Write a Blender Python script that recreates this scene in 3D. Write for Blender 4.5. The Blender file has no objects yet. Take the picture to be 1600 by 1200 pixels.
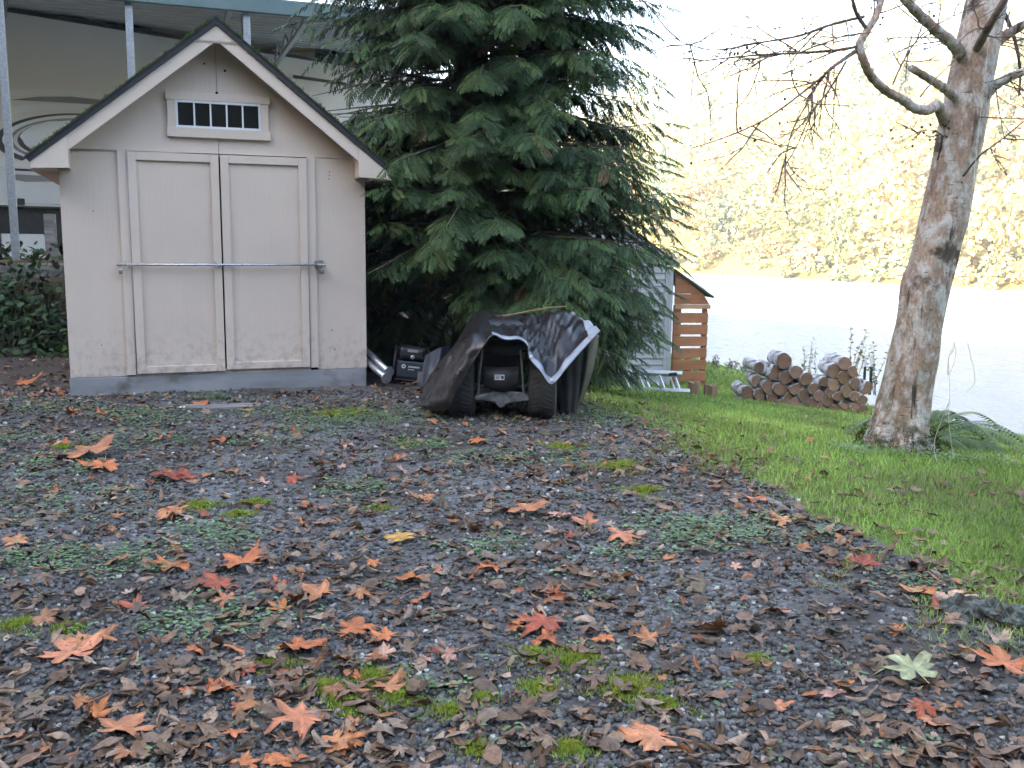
import bpy, math, random
import numpy as np
from mathutils import Matrix, Vector
random.seed(7); rng = np.random.default_rng(7)
S = bpy.context.scene
COL = S.collection
rad = math.radians

# ------------------------------------------------------------------ camera
FPX, PITCH, ROLL, CZ = 1500.2, rad(8.486), rad(0.605), 1.3
_F = np.array([0, math.cos(PITCH), -math.sin(PITCH)]); _U0 = np.array([0, math.sin(PITCH), math.cos(PITCH)]); _R0 = np.array([1., 0, 0])
_R = math.cos(ROLL) * _R0 + math.sin(ROLL) * _U0; _U = math.cos(ROLL) * _U0 - math.sin(ROLL) * _R0
cd = bpy.data.cameras.new('camera'); cam = bpy.data.objects.new('camera', cd); COL.objects.link(cam)
cd.sensor_width = 36; cd.lens = 36 * FPX / 1600; cd.clip_end = 3000; cd.clip_start = .05
m = Matrix.Identity(4)
for i in range(3):
    m[i][0], m[i][1], m[i][2] = _R[i], _U[i], -_F[i]
m[2][3] = CZ
cam.matrix_world = m; S.camera = cam

# ------------------------------------------------------------------ sky, sun, exposure
SUN_AZ, SUN_EL = math.atan2(-.80, -.60), rad(23)
world = bpy.data.worlds.new('World'); S.world = world; world.use_nodes = True
nt = world.node_tree; nt.nodes.clear()
sky = nt.nodes.new('ShaderNodeTexSky'); sky.sky_type = 'NISHITA'; sky.sun_disc = False
sky.sun_elevation = SUN_EL; sky.sun_rotation = SUN_AZ % (2 * math.pi); sky.air_density = 1.0; sky.dust_density = 2.5; sky.ozone_density = 1.0
bg = nt.nodes.new('ShaderNodeBackground'); bg.inputs[1].default_value = .10
wo = nt.nodes.new('ShaderNodeOutputWorld'); nt.links.new(sky.outputs[0], bg.inputs[0]); nt.links.new(bg.outputs[0], wo.inputs[0])
sd = bpy.data.lights.new('sun', 'SUN'); sd.energy = 5.0; sd.angle = rad(.53); sd.color = (1, .93, .82)
sun = bpy.data.objects.new('sun', sd); COL.objects.link(sun)
SDIR = np.array([math.sin(SUN_AZ) * math.cos(SUN_EL), math.cos(SUN_AZ) * math.cos(SUN_EL), math.sin(SUN_EL)])
sun.rotation_euler = Vector(SDIR).to_track_quat('Z', 'Y').to_euler()
sun.location = (0, 0, 30)
vs = S.view_settings; vs.view_transform = 'Standard'; vs.look = 'None'; vs.gamma = 1; vs.use_curve_mapping = False
vs.exposure = 3.45
S.render.engine = 'CYCLES'; cy = S.cycles
cy.use_denoising = True; cy.max_bounces = 6; cy.diffuse_bounces = 3; cy.glossy_bounces = 3; cy.transmission_bounces = 4
cy.transparent_max_bounces = 6; cy.volume_bounces = 0; cy.caustics_reflective = False; cy.caustics_refractive = False
cy.use_adaptive_sampling = True; cy.adaptive_threshold = .02; cy.sample_clamp_indirect = 6

# ------------------------------------------------------------------ helpers
def ray(px, py): return (px - 800) / FPX * _R - (py - 600) / FPX * _U + _F
def at(px, py, y):
    d = ray(px, py); return np.array([0, 0, CZ]) + d * (y / d[1])
def at_z(px, py, z):
    d = ray(px, py); return np.array([0, 0, CZ]) + d * ((z - CZ) / d[2])
def sstep(a, b, x):
    t = np.clip((np.asarray(x, float) - a) / (b - a), 0, 1); return t * t * (3 - 2 * t)
def wav(x, y, k, s):
    r = np.random.default_rng(s); o = 0
    for i in range(5):
        a = r.uniform(0, 6.28); kk = k * r.uniform(.6, 1.7); o = o + np.sin((x * math.cos(a) + y * math.sin(a)) * kk + r.uniform(0, 6.28))
    return o / 5
Q = rad(20.258); QC, QS = math.cos(Q), math.sin(Q)
def H(x, y):
    x = np.asarray(x, float); y = np.asarray(y, float)
    w = .85 * x + .5 * y; q = -x * QS + y * QC; wl = .6 * x + .62 * y; wb = .97 * x + .26 * y
    z = -.172 * np.logaddexp(0, (wl - 5.1) / .4) * .4
    z = -(.95 - .07 * np.logaddexp(0, (.95 + z) / .07))          # the lawn levels out before the bank
    z = z - sstep(8.25, 10.6, wb) * 4.2
    z = np.where(w > 80, -5 + sstep(84, 93, w) * 3.2 + np.maximum(w - 93, 0) * .42 * sstep(330, 200, w) + wav(x, y, .05, 3) * sstep(95, 130, w) * 5, z)
    z = np.where(w > 190, np.minimum(z, 54 + wav(x, y, .02, 9) * 6), z)
    z = z + sstep(12.1, 13.1, q) * sstep(-.6, -2.6, x) * 1.0 + sstep(24, 60, q) * sstep(6, -10, x) * 16 * sstep(30, 0, w)
    a = (x * SDIR[0] + y * SDIR[1]) / math.cos(SUN_EL)      # metres towards the sun: unseen ridge added behind the camera to shade the near ground
    z = z + 36 * sstep(12, 50, np.maximum(a, -y - 6))  # raised all along behind the camera so the panes reflect it dark
    near = sstep(16, 8, np.hypot(x, y - 5))
    return z + near * (.012 * wav(x, y, 1.6, 4) + .006 * wav(x, y, 6, 5))

def lerp(a, b, t): return a + (b - a) * t
def thing(name, label, cat, loc=(0, 0, 0), rotz=0., group=None):
    o = bpy.data.objects.new(name, None); COL.objects.link(o); o.location = loc; o.rotation_euler = (0, 0, rotz); o.empty_display_size = .1
    o['label'] = label; o['category'] = cat
    if group: o['group'] = group
    return o
def tag(o, label=None, cat=None, group=None, kind=None):
    if label: o['label'] = label
    if cat: o['category'] = cat
    if group: o['group'] = group
    if kind: o['kind'] = kind
    return o
def link(name, me, mat, parent=None, loc=None, rot=None):
    o = bpy.data.objects.new(name, me); COL.objects.link(o)
    if mat is not None and not me.materials: me.materials.append(mat)
    if parent: o.parent = parent
    if loc is not None: o.location = loc
    if rot is not None: o.rotation_euler = rot
    return o
def bigmesh(name, V, T, col=None, smooth=False, attr='Col'):
    """numpy mesh; T is (n,3) or (n,4)"""
    me = bpy.data.meshes.new(name); V = np.ascontiguousarray(V, np.float32); T = np.ascontiguousarray(T, np.int32); n, k = T.shape
    me.vertices.add(len(V)); me.vertices.foreach_set('co', V.ravel())
    me.loops.add(n * k); me.loops.foreach_set('vertex_index', T.ravel())
    me.polygons.add(n); me.polygons.foreach_set('loop_start', np.arange(n, dtype=np.int32) * k)
    if smooth: me.polygons.foreach_set('use_smooth', np.ones(n, bool))
    me.update(calc_edges=True)
    if col is not None:
        a = me.attributes.new(attr, 'FLOAT_COLOR', 'POINT'); c = np.ones((len(V), 4), np.float32); c[:, :3] = col; a.data.foreach_set('color', c.ravel())
    return me
def scatter(variants, which, M, off, col=None):
    """join copies: variants [(V,T)], M (n,3,3), off (n,3), col (n,3) -> V,T,C"""
    Vs, Ts, Cs, base = [], [], [], 0
    which = np.asarray(which)
    for k, (v, t) in enumerate(variants):
        idx = np.nonzero(which == k)[0]
        if not len(idx): continue
        vv = np.einsum('nij,vj->nvi', M[idx], v) + off[idx][:, None, :]
        Vs.append(vv.reshape(-1, 3))
        Ts.append((t[None] + (np.arange(len(idx)) * len(v))[:, None, None] + base).reshape(-1, t.shape[1])); base += len(idx) * len(v)
        if col is not None: Cs.append(np.repeat(col[idx], len(v), axis=0))
    return np.concatenate(Vs), np.concatenate(Ts), (np.concatenate(Cs) if col is not None else None)
def rotm(yaw, pitch=None, roll=None):
    yaw = np.asarray(yaw, float); n = len(yaw); c, s = np.cos(yaw), np.sin(yaw); Z = np.zeros(n); O = np.ones(n)
    A = np.stack([c, -s, Z, s, c, Z, Z, Z, O], 1).reshape(n, 3, 3)
    if pitch is not None:
        c, s = np.cos(pitch), np.sin(pitch); A = A @ np.stack([c, Z, s, Z, O, Z, -s, Z, c], 1).reshape(n, 3, 3)
    if roll is not None:
        c, s = np.cos(roll), np.sin(roll); A = A @ np.stack([O, Z, Z, Z, c, -s, Z, s, c], 1).reshape(n, 3, 3)
    return A
def frames(X, N):
    """rotation whose columns are axis X, side, normal ~N"""
    X = X / np.linalg.norm(X, axis=1, keepdims=True); Y = np.cross(N, X); Y /= np.maximum(np.linalg.norm(Y, axis=1, keepdims=True), 1e-6)
    return np.stack([X, Y, np.cross(X, Y)], 2)

class G:
    """small mesh collector"""
    def __init__(s): s.v = []; s.f = []
    def add(s, V, F):
        b = len(s.v); s.v += [tuple(map(float, p)) for p in V]; s.f += [tuple(int(i) + b for i in f) for f in F]; return s
    def box(s, x0, x1, y0, y1, z0, z1):
        return s.add([(x0, y0, z0), (x1, y0, z0), (x1, y1, z0), (x0, y1, z0), (x0, y0, z1), (x1, y0, z1), (x1, y1, z1), (x0, y1, z1)],
                     [(0, 3, 2, 1), (4, 5, 6, 7), (0, 1, 5, 4), (1, 2, 6, 5), (2, 3, 7, 6), (3, 0, 4, 7)])
    def prism(s, poly, y0, y1):
        """poly in (x,z), extruded along y; y0 is the front"""
        n = len(poly); V = [(p[0], y0, p[1]) for p in poly] + [(p[0], y1, p[1]) for p in poly]
        return s.add(V, [tuple(range(n)), tuple(range(2 * n - 1, n - 1, -1))] + [(i, i + n, (i + 1) % n + n, (i + 1) % n) for i in range(n)])
    def tube(s, pts, rads, n=10, caps=True, ell=1.0):
        pts = [np.array(p, float) for p in pts]
        if np.isscalar(rads): rads = [rads] * len(pts)
        V = []; ref = None
        for i, p in enumerate(pts):
            t = pts[min(i + 1, len(pts) - 1)] - pts[max(i - 1, 0)]; t /= max(np.linalg.norm(t), 1e-9)
            if ref is None: ref = np.array([0, 0, 1.]) if abs(t[2]) < .9 else np.array([1., 0, 0])
            a = np.cross(t, ref); a /= np.linalg.norm(a); b = np.cross(a, t); ref = b
            for k in range(n):
                an = 2 * math.pi * k / n; V.append(p + rads[i] * (math.cos(an) * a * ell + math.sin(an) * b))
        F = [(i * n + k, i * n + (k + 1) % n, (i + 1) * n + (k + 1) % n, (i + 1) * n + k) for i in range(len(pts) - 1) for k in range(n)]
        if caps: F += [tuple(range(n))[::-1], tuple(range((len(pts) - 1) * n, len(pts) * n))]
        return s.add(V, F)
    def lathe(s, prof, c, ax=(1, 0, 0), n=28):
        """prof [(r, h)] about axis ax through c"""
        ax = np.array(ax, float); ax /= np.linalg.norm(ax); r0 = np.cross(ax, (0, 0, 1)) if abs(ax[2]) < .9 else np.array([1., 0, 0]); r0 /= np.linalg.norm(r0); r1 = np.cross(ax, r0); c = np.array(c, float)
        V = [c + ax * h + r * (math.cos(2 * math.pi * k / n) * r0 + math.sin(2 * math.pi * k / n) * r1) for r, h in prof for k in range(n)]
        F = [(i * n + k, i * n + (k + 1) % n, (i + 1) * n + (k + 1) % n, (i + 1) * n + k) for i in range(len(prof) - 1) for k in range(n)]
        return s.add(V, F + [tuple(range(n))[::-1], tuple(range((len(prof) - 1) * n, len(prof) * n))])
    def mesh(s, name, smooth=False):
        me = bpy.data.meshes.new(name); me.from_pydata(s.v, [], s.f); me.validate()
        if smooth: me.polygons.foreach_set('use_smooth', [True] * len(me.polygons))
        me.update(); return me
    def build(s, name, mat, parent=None, smooth=False, bevel=0, loc=None, rot=None):
        o = link(name, s.mesh(name, smooth), mat, parent, loc, rot)
        import bmesh
        b = bmesh.new(); b.from_mesh(o.data); bmesh.ops.recalc_face_normals(b, faces=b.faces); b.to_mesh(o.data); b.free()
        if bevel:
            md = o.modifiers.new('bevel', 'BEVEL'); md.width = bevel; md.segments = 2; md.limit_method = 'ANGLE'
        return o

# ------------------------------------------------------------------ materials
def new_mat(name):
    mt = bpy.data.materials.new(name); mt.use_nodes = True; n = mt.node_tree; b = n.nodes['Principled BSDF']; return mt, n, b
def N(n, t, **k):
    o = n.nodes.new(t)
    for a, v in k.items():
        if a in o.inputs: o.inputs[a].default_value = v
        else: setattr(o, a, v)
    return o
def noise_col(n, coord, scale, c0, c1, lo=.35, hi=.65, detail=5, stretch=None, rough=.6):
    if stretch:
        mp = N(n, 'ShaderNodeMapping'); mp.inputs['Scale'].default_value = stretch; n.links.new(coord, mp.inputs[0]); coord = mp.outputs[0]
    nz = N(n, 'ShaderNodeTexNoise', Scale=scale, Detail=detail, Roughness=rough); n.links.new(coord, nz.inputs['Vector'])
    r = N(n, 'ShaderNodeValToRGB'); r.color_ramp.elements[0].position = lo; r.color_ramp.elements[1].position = hi
    r.color_ramp.elements[0].color = (*c0, 1); r.color_ramp.elements[1].color = (*c1, 1); n.links.new(nz.outputs[0], r.inputs[0]); return r.outputs[0], nz.outputs[0]
def mixc(n, fac, a, b, mode='MIX'):
    mx = N(n, 'ShaderNodeMix', data_type='RGBA', blend_type=mode)
    for i, s in ((0, fac), (6, a), (7, b)):
        if isinstance(s, (int, float)): mx.inputs[i].default_value = s
        elif isinstance(s, tuple): mx.inputs[i].default_value = (*s, 1)
        else: n.links.new(s, mx.inputs[i])
    return mx.outputs[2]
def bump(n, b, h, strength=.3, dist=.01, prev=None):
    bp = N(n, 'ShaderNodeBump', Strength=strength, Distance=dist); n.links.new(h, bp.inputs['Height'])
    if prev is not None: n.links.new(prev, bp.inputs['Normal'])
    n.links.new(bp.outputs[0], b.inputs['Normal']); return bp.outputs[0]
def mat(name, c0, c1=None, scale=6, rough=.7, lo=.35, hi=.65, stretch=None, bmp=0, bscale=60, bstretch=None, metal=0, spec=.5, dirt=None, dscale=3, dlo=.55, dhi=.75, detail=5, bdist=.01):
    mt, n, b = new_mat(name); tc = N(n, 'ShaderNodeTexCoord').outputs['Object']
    c, _ = noise_col(n, tc, scale, c0, c1 or c0, lo, hi, detail, stretch)
    if dirt:
        f, _ = noise_col(n, tc, dscale, (0, 0, 0), (1, 1, 1), dlo, dhi, 6); c = mixc(n, f, c, dirt)
    n.links.new(c, b.inputs['Base Color']); b.inputs['Roughness'].default_value = rough; b.inputs['Metallic'].default_value = metal; b.inputs['Specular IOR Level'].default_value = spec
    if bmp:
        _, h = noise_col(n, tc, bscale, (0, 0, 0), (1, 1, 1), stretch=bstretch, detail=6); bump(n, b, h, bmp, bdist)
    return mt
def attr_mat(name, attr='Col', rough=.65, var=.35, scale=25, spec=.3, transl=0, objcol=False, bmp=0):
    """colour of the piece from its own attribute, with mottling"""
    mt, n, b = new_mat(name); tc = N(n, 'ShaderNodeTexCoord').outputs['Object']
    if objcol: c = N(n, 'ShaderNodeObjectInfo').outputs['Color']; a2 = N(n, 'ShaderNodeAttribute', attribute_name=attr); c = mixc(n, 1.0, c, a2.outputs['Color'], 'MULTIPLY')
    else: c = N(n, 'ShaderNodeAttribute', attribute_name=attr).outputs['Color']
    v, h = noise_col(n, tc, scale, (1 - var,) * 3, (1 + var * .5,) * 3, .3, .7)
    c = mixc(n, 1.0, c, v, 'MULTIPLY'); n.links.new(c, b.inputs['Base Color']); b.inputs['Roughness'].default_value = rough; b.inputs['Specular IOR Level'].default_value = spec
    if objcol:
        f, _ = noise_col(n, tc, 11, (0, 0, 0), (1, 1, 1), .60, .68, 7); c = mixc(n, f, c, mixc(n, .75, c, (.07, .04, .025))); n.links.new(c, b.inputs['Base Color'])
    if bmp: bump(n, b, h, bmp, .004)
    if transl:
        t = N(n, 'ShaderNodeBsdfTranslucent'); n.links.new(c, t.inputs[0]); mx = N(n, 'ShaderNodeMixShader'); mx.inputs[0].default_value = transl
        out = n.nodes['Material Output']; n.links.new(b.outputs[0], mx.inputs[1]); n.links.new(t.outputs[0], mx.inputs[2]); n.links.new(mx.outputs[0], out.inputs[0])
    return mt

def siding_mat(name, base, vert=True):
    mt, n, b = new_mat(name); tc = N(n, 'ShaderNodeTexCoord').outputs['Object']
    c, _ = noise_col(n, tc, 1.3, tuple(k * .93 for k in base), tuple(k * 1.05 for k in base), .3, .7)
    d, _ = noise_col(n, tc, 9, (0, 0, 0), (1, 1, 1), .66, .8, 8); dm = N(n, 'ShaderNodeMath', operation='MULTIPLY'); n.links.new(d, dm.inputs[0]); dm.inputs[1].default_value = .18
    c = mixc(n, dm.outputs[0], c, tuple(k * .55 for k in base))
    gz = N(n, 'ShaderNodeSeparateXYZ'); n.links.new(tc, gz.inputs[0]); zr = N(n, 'ShaderNodeMapRange'); zr.inputs[1].default_value = .62; zr.inputs[2].default_value = .15; zr.inputs[4].default_value = .55; n.links.new(gz.outputs[2], zr.inputs[0])
    sp_, _ = noise_col(n, tc, 16, (0, 0, 0), (1, 1, 1), .48, .66, 8); sm = N(n, 'ShaderNodeMath', operation='MULTIPLY'); n.links.new(sp_, sm.inputs[0]); n.links.new(zr.outputs[0], sm.inputs[1])
    c = mixc(n, sm.outputs[0], c, (.26, .215, .18)); n.links.new(c, b.inputs['Base Color'])
    b.inputs['Roughness'].default_value = .62; b.inputs['Specular IOR Level'].default_value = .35
    mp = N(n, 'ShaderNodeMapping'); mp.inputs['Scale'].default_value = (1, 1, .09); n.links.new(tc, mp.inputs[0])
    wv = N(n, 'ShaderNodeTexNoise', Scale=38., Detail=6., Distortion=1.6, Roughness=.65); n.links.new(mp.outputs[0], wv.inputs['Vector'])
    ws = N(n, 'ShaderNodeTexWave', Scale=7., Distortion=14., Detail=3.); ws.inputs['Detail Scale'].default_value = 1.2; n.links.new(mp.outputs[0], ws.inputs['Vector'])
    ms = N(n, 'ShaderNodeMath', operation='MULTIPLY_ADD'); ms.inputs[1].default_value = .7; n.links.new(wv.outputs[0], ms.inputs[0]); n.links.new(ws.outputs['Fac'], ms.inputs[2])
    bump(n, b, ms.outputs[0], .085, .004)
    return mt

BEIGE = (.65, .548, .462)
M_siding = siding_mat('painted_siding', BEIGE)
M_trim = siding_mat('painted_trim', (.66, .558, .468))
M_drip = mat('dark_drip_edge', (.018, .02, .024), (.03, .032, .036), 8, .55)
M_shingle = mat('shingle', (.025, .025, .026), (.06, .055, .05), 30, .9, bmp=.5, bscale=120)
M_found = mat('weathered_timber_sill', (.20, .205, .21), (.33, .335, .34), 5, .85, stretch=(.3, 1, 1), bmp=.25, bscale=40, bstretch=(.15, 1, 1), dirt=(.13, .12, .10), dscale=4)
M_white = mat('white_vinyl', (.72, .73, .74), (.78, .78, .78), 5, .4)
M_galv = mat('galvanised_steel', (.42, .45, .48), (.60, .63, .66), 30, .38, metal=.85)
M_hinge = mat('painted_hinge', (.36, .34, .34), (.44, .41, .40), 40, .5)
M_alu = mat('aluminium', (.62, .64, .66), (.75, .76, .78), 20, .35, metal=.8)
M_brass = mat('old_padlock_metal', (.22, .19, .16), (.45, .42, .38), 40, .4, metal=.7)
M_dark = mat('interior_shade_and_knots', (.012, .011, .01), (.02, .018, .016), 5, .9)  # near-black for the painted shade inside the shed and the knot marks
def glass_mat():
    mt, n, b = new_mat('window_glass'); b.inputs['Base Color'].default_value = (.012, .014, .013, 1); b.inputs['Roughness'].default_value = .04; b.inputs['Specular IOR Level'].default_value = .55; return mt
M_glass = glass_mat()
M_moss = attr_mat('moss_leaf', rough=.9, var=.4, scale=40, spec=.1)
M_rv = mat('travel_trailer_skin', (.71, .665, .625), (.75, .705, .665), 2, .35, spec=.5)
M_rvlow = mat('trailer_lower_skin', (.62, .61, .60), (.66, .65, .63), 2, .35)
M_rvd1 = mat('stripe_pale', (.74, .73, .72), (.77, .76, .75), 2, .35)
M_rvd2 = mat('stripe_grey', (.22, .205, .21), (.26, .24, .25), 2, .35)
M_rvd3 = mat('stripe_dark', (.045, .038, .042), (.06, .05, .055), 2, .35)
M_rvd4 = mat('stripe_white', (.78, .79, .82), (.8, .81, .84), 2, .3)
M_black = mat('black_plastic', (.014, .014, .015), (.028, .028, .03), 12, .5, bmp=.1)
M_rubber = mat('tyre_rubber', (.035, .035, .036), (.06, .057, .054), 14, .8, bmp=.3, bscale=90, dirt=(.09, .075, .06), dscale=9, dlo=.6, dhi=.8)
M_green_eave = mat('painted_eave_trim', (.12, .19, .20), (.15, .22, .23), 4, .45)
M_corr = mat('corrugated_metal', (.58, .61, .62), (.68, .70, .70), 5, .5, metal=.0, dirt=(.42, .42, .40), dscale=2)
M_resin = mat('grey_resin_siding', (.36, .385, .41), (.42, .44, .46), 6, .6, stretch=(.2, 1, 1), bmp=.15, bscale=40, bstretch=(.1, 1, 1))
M_cedarw = mat('orange_cedar_board', (.34, .135, .06), (.47, .215, .10), 5, .7, stretch=(.12, 1, 1), bmp=.3, bscale=40, bstretch=(.1, 1, 1), dirt=(.22, .10, .06), dscale=5)
M_greywood = mat('weathered_grey_wood', (.11, .105, .10), (.25, .24, .23), 16, .9, stretch=(.12, 1, 1), bmp=.6, bscale=50, bstretch=(.07, 1, 1))
M_bark_red = mat('cedar_bark', (.075, .032, .018), (.19, .085, .045), 9, .95, stretch=(1, 1, .12), bmp=.9, bscale=24, bstretch=(1, 1, .08), bdist=.03)
M_twig = mat('twig_bark', (.11, .075, .06), (.21, .16, .135), 30, .85)
M_logbark = mat('log_bark', (.22, .20, .19), (.66, .64, .63), 7, .85, lo=.36, hi=.52, stretch=(1, 1, 1), bmp=.5, bscale=30, dirt=(.055, .045, .035), dscale=6, dlo=.52, dhi=.62)
M_tarp_h = mat('tarp_hem', (.24, .26, .30), (.34, .36, .40), 14, .4)
M_cast = mat('transaxle_casting', (.13, .13, .14), (.30, .30, .31), 20, .5, metal=.5, bmp=.3, bscale=50)

def log_end_mat():
    mt, n, b = new_mat('sawn_log_end'); tc = N(n, 'ShaderNodeTexCoord').outputs['Object']
    ln = N(n, 'ShaderNodeVectorMath', operation='LENGTH'); mp = N(n, 'ShaderNodeMapping'); mp.inputs['Scale'].default_value = (1, 0, 1); n.links.new(tc, mp.inputs[0]); n.links.new(mp.outputs[0], ln.inputs[0])
    wv = N(n, 'ShaderNodeTexWave', Scale=24., Distortion=2.5, Detail=3., wave_type='RINGS', rings_direction='Y'); n.links.new(tc, wv.inputs['Vector'])
    c, _ = noise_col(n, tc, 9, (.24, .14, .092), (.42, .265, .18), .3, .7)
    oi = N(n, 'ShaderNodeObjectInfo'); c = mixc(n, 1.0, c, oi.outputs['Color'], 'MULTIPLY')
    c = mixc(n, wv.outputs['Fac'], mixc(n, .55, c, (.09, .045, .028)), c); ck, _ = noise_col(n, tc, 26, (0,) * 3, (1,) * 3, .60, .66, 6); c = mixc(n, ck, c, (.07, .04, .03)); n.links.new(c, b.inputs['Base Color']); b.inputs['Roughness'].default_value = .9
    bump(n, b, wv.outputs['Fac'], .2, .003); return mt
M_logend = log_end_mat()

def tarp_mat():
    mt, n, b = new_mat('brown_black_tarpaulin'); tc = N(n, 'ShaderNodeTexCoord').outputs['Object']
    c, _ = noise_col(n, tc, 3.5, (.010, .0085, .009), (.022, .018, .017), .3, .7)
    f, _ = noise_col(n, tc, 7, (0, 0, 0), (1, 1, 1), .58, .75, 8); fm = N(n, 'ShaderNodeMath', operation='MULTIPLY'); n.links.new(f, fm.inputs[0]); fm.inputs[1].default_value = .5
    c = mixc(n, fm.outputs[0], c, (.10, .085, .075)); n.links.new(c, b.inputs['Base Color'])
    r, h = noise_col(n, tc, 9, (.24,) * 3, (.46,) * 3, .3, .7); n.links.new(r, b.inputs['Roughness']); b.inputs['Specular IOR Level'].default_value = .6
    _, h2 = noise_col(n, tc, 14, (0,) * 3, (1,) * 3, detail=4); bump(n, b, h2, .28, .02); return mt
M_tarp = tarp_mat()

def birch_mat():
    mt, n, b = new_mat('pale_mottled_bark'); tc = N(n, 'ShaderNodeTexCoord').outputs['Object']
    c, h0 = noise_col(n, tc, 7, (.25, .165, .115), (.45, .34, .26), .35, .65, 7, stretch=(1, 1, .35))
    f, h1 = noise_col(n, tc, 13, (0,) * 3, (1,) * 3, .46, .58, 8, stretch=(1, 1, .6)); c = mixc(n, f, c, (.52, .48, .44))
    f, h2 = noise_col(n, tc, 4.2, (0,) * 3, (1,) * 3, .58, .66, 8); c = mixc(n, f, c, (.085, .062, .045))
    g = N(n, 'ShaderNodeSeparateXYZ'); n.links.new(tc, g.inputs[0]); mr = N(n, 'ShaderNodeMapRange'); mr.inputs[1].default_value = .75; mr.inputs[2].default_value = 0; n.links.new(g.outputs[2], mr.inputs[0])
    f, _ = noise_col(n, tc, 9, (0,) * 3, (1,) * 3, .45, .6, 8); mu = N(n, 'ShaderNodeMath', operation='MULTIPLY'); n.links.new(f, mu.inputs[0]); n.links.new(mr.outputs[0], mu.inputs[1]); c = mixc(n, mu.outputs[0], c, (.045, .06, .018))
    v, _ = noise_col(n, tc, 16, (0,) * 3, (1,) * 3, .62, .7, 5, stretch=(1, 1, .12)); c = mixc(n, v, c, (.05, .035, .028))
    fz, h3 = noise_col(n, tc, 55, (.62,) * 3, (1.25,) * 3, .3, .7, 8, stretch=(1, 1, .6)); c = mixc(n, 1.0, c, fz, 'MULTIPLY')
    lz, h4 = noise_col(n, tc, 30, (0,) * 3, (1,) * 3, .64, .70, 3, stretch=(.35, .35, 2.2)); c = mixc(n, lz, c, (.07, .05, .04))
    n.links.new(c, b.inputs['Base Color']); b.inputs['Roughness'].default_value = .9
    a = bump(n, b, h1, .6, .03); a = bump(n, b, h3, .5, .01, a); bump(n, b, v, -.8, .03, a); return mt
M_birch = birch_mat()

def ground_mat():
    mt, n, b = new_mat('soil_and_turf'); tc = N(n, 'ShaderNodeTexCoord').outputs['Object']
    c, h = noise_col(n, tc, 3, (.085, .12, .03), (.14, .19, .045), .35, .65, 8)
    f, _ = noise_col(n, tc, 12, (0,) * 3, (1,) * 3, .55, .75, 8); c = mixc(n, f, c, (.06, .055, .025))
    sp = N(n, 'ShaderNodeSeparateXYZ'); n.links.new(tc, sp.inputs[0])
    # woodland floor on the rise behind the shed and on the hillside across the river
    a = N(n, 'ShaderNodeMath', operation='GREATER_THAN'); n.links.new(sp.outputs[1], a.inputs[0]); a.inputs[1].default_value = 30
    d, _ = noise_col(n, tc, 1.5, (.05, .035, .022), (.11, .075, .045), .3, .7, 8); lf = N(n, 'ShaderNodeMath', operation='LESS_THAN'); n.links.new(sp.outputs[0], lf.inputs[0]); lf.inputs[1].default_value = .3
    bk = N(n, 'ShaderNodeMath', operation='LESS_THAN'); n.links.new(sp.outputs[1], bk.inputs[0]); bk.inputs[1].default_value = -3; c = mixc(n, lf.outputs[0], c, d); c = mixc(n, bk.outputs[0], c, mixc(n, .5, d, (.03, .035, .02))); e, _ = noise_col(n, tc, .08, (.10, .10, .03), (.26, .18, .05), .35, .65, 8); c = mixc(n, a.outputs[0], c, e)  # unseen ground behind the camera darkened for the window reflections
    n.links.new(c, b.inputs['Base Color']); b.inputs['Roughness'].default_value = .95; b.inputs['Specular IOR Level'].default_value = .2; bump(n, b, h, .5, .02); return mt
M_ground = ground_mat()

def gravel_mat():
    mt, n, b = new_mat('crushed_gravel'); tc = N(n, 'ShaderNodeTexCoord').outputs['Object']
    vo = N(n, 'ShaderNodeTexVoronoi', Scale=75.); n.links.new(tc, vo.inputs['Vector'])
    r = N(n, 'ShaderNodeValToRGB'); e = r.color_ramp.elements; e[0].position = 0; e[0].color = (.04, .04, .04, 1); e[1].position = 1; e[1].color = (.26, .26, .26, 1); k = r.color_ramp.elements.new(.6); k.color = (.108, .102, .095, 1)
    n.links.new(vo.outputs['Color'], r.inputs[0]); c = r.outputs[0]
    f, _ = noise_col(n, tc, 1.1, (0,) * 3, (1,) * 3, .45, .62, 7); c = mixc(n, f, c, (.045, .034, .026))
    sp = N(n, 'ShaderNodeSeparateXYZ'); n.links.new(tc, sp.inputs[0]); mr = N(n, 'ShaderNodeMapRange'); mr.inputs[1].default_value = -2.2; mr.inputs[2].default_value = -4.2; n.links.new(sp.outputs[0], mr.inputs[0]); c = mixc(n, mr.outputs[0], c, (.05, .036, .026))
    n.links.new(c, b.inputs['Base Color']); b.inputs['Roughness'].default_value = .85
    bump(n, b, vo.outputs['Distance'], -.8, .012); return mt
M_gravel = gravel_mat()

def water_mat():
    mt, n, b = new_mat('river_water'); tc = N(n, 'ShaderNodeTexCoord').outputs['Object']
    b.inputs['Base Color'].default_value = (.24, .32, .40, 1); b.inputs['Specular IOR Level'].default_value = .32; b.inputs['Roughness'].default_value = .18; b.inputs['IOR'].default_value = 1.33
    mp = N(n, 'ShaderNodeMapping'); mp.inputs['Rotation'].default_value = (0, 0, rad(30)); mp.inputs['Scale'].default_value = (1, .45, 1); n.links.new(tc, mp.inputs[0])
    n1 = N(n, 'ShaderNodeTexNoise', Scale=1.3, Detail=7., Roughness=.62); n.links.new(mp.outputs[0], n1.inputs['Vector'])
    bump(n, b, n1.outputs[0], 1.0, .55); return mt
M_water = water_mat()
M_leafo = attr_mat('fallen_maple_leaf', 'Vein', .6, .45, 5, .35, objcol=True, bmp=.3)
M_leafb = attr_mat('dry_leaf_litter', 'Col', .7, .5, 45, .3, bmp=.5)
M_pebble = attr_mat('pebble_stone', 'Col', .8, .3, 120, .3)
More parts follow.
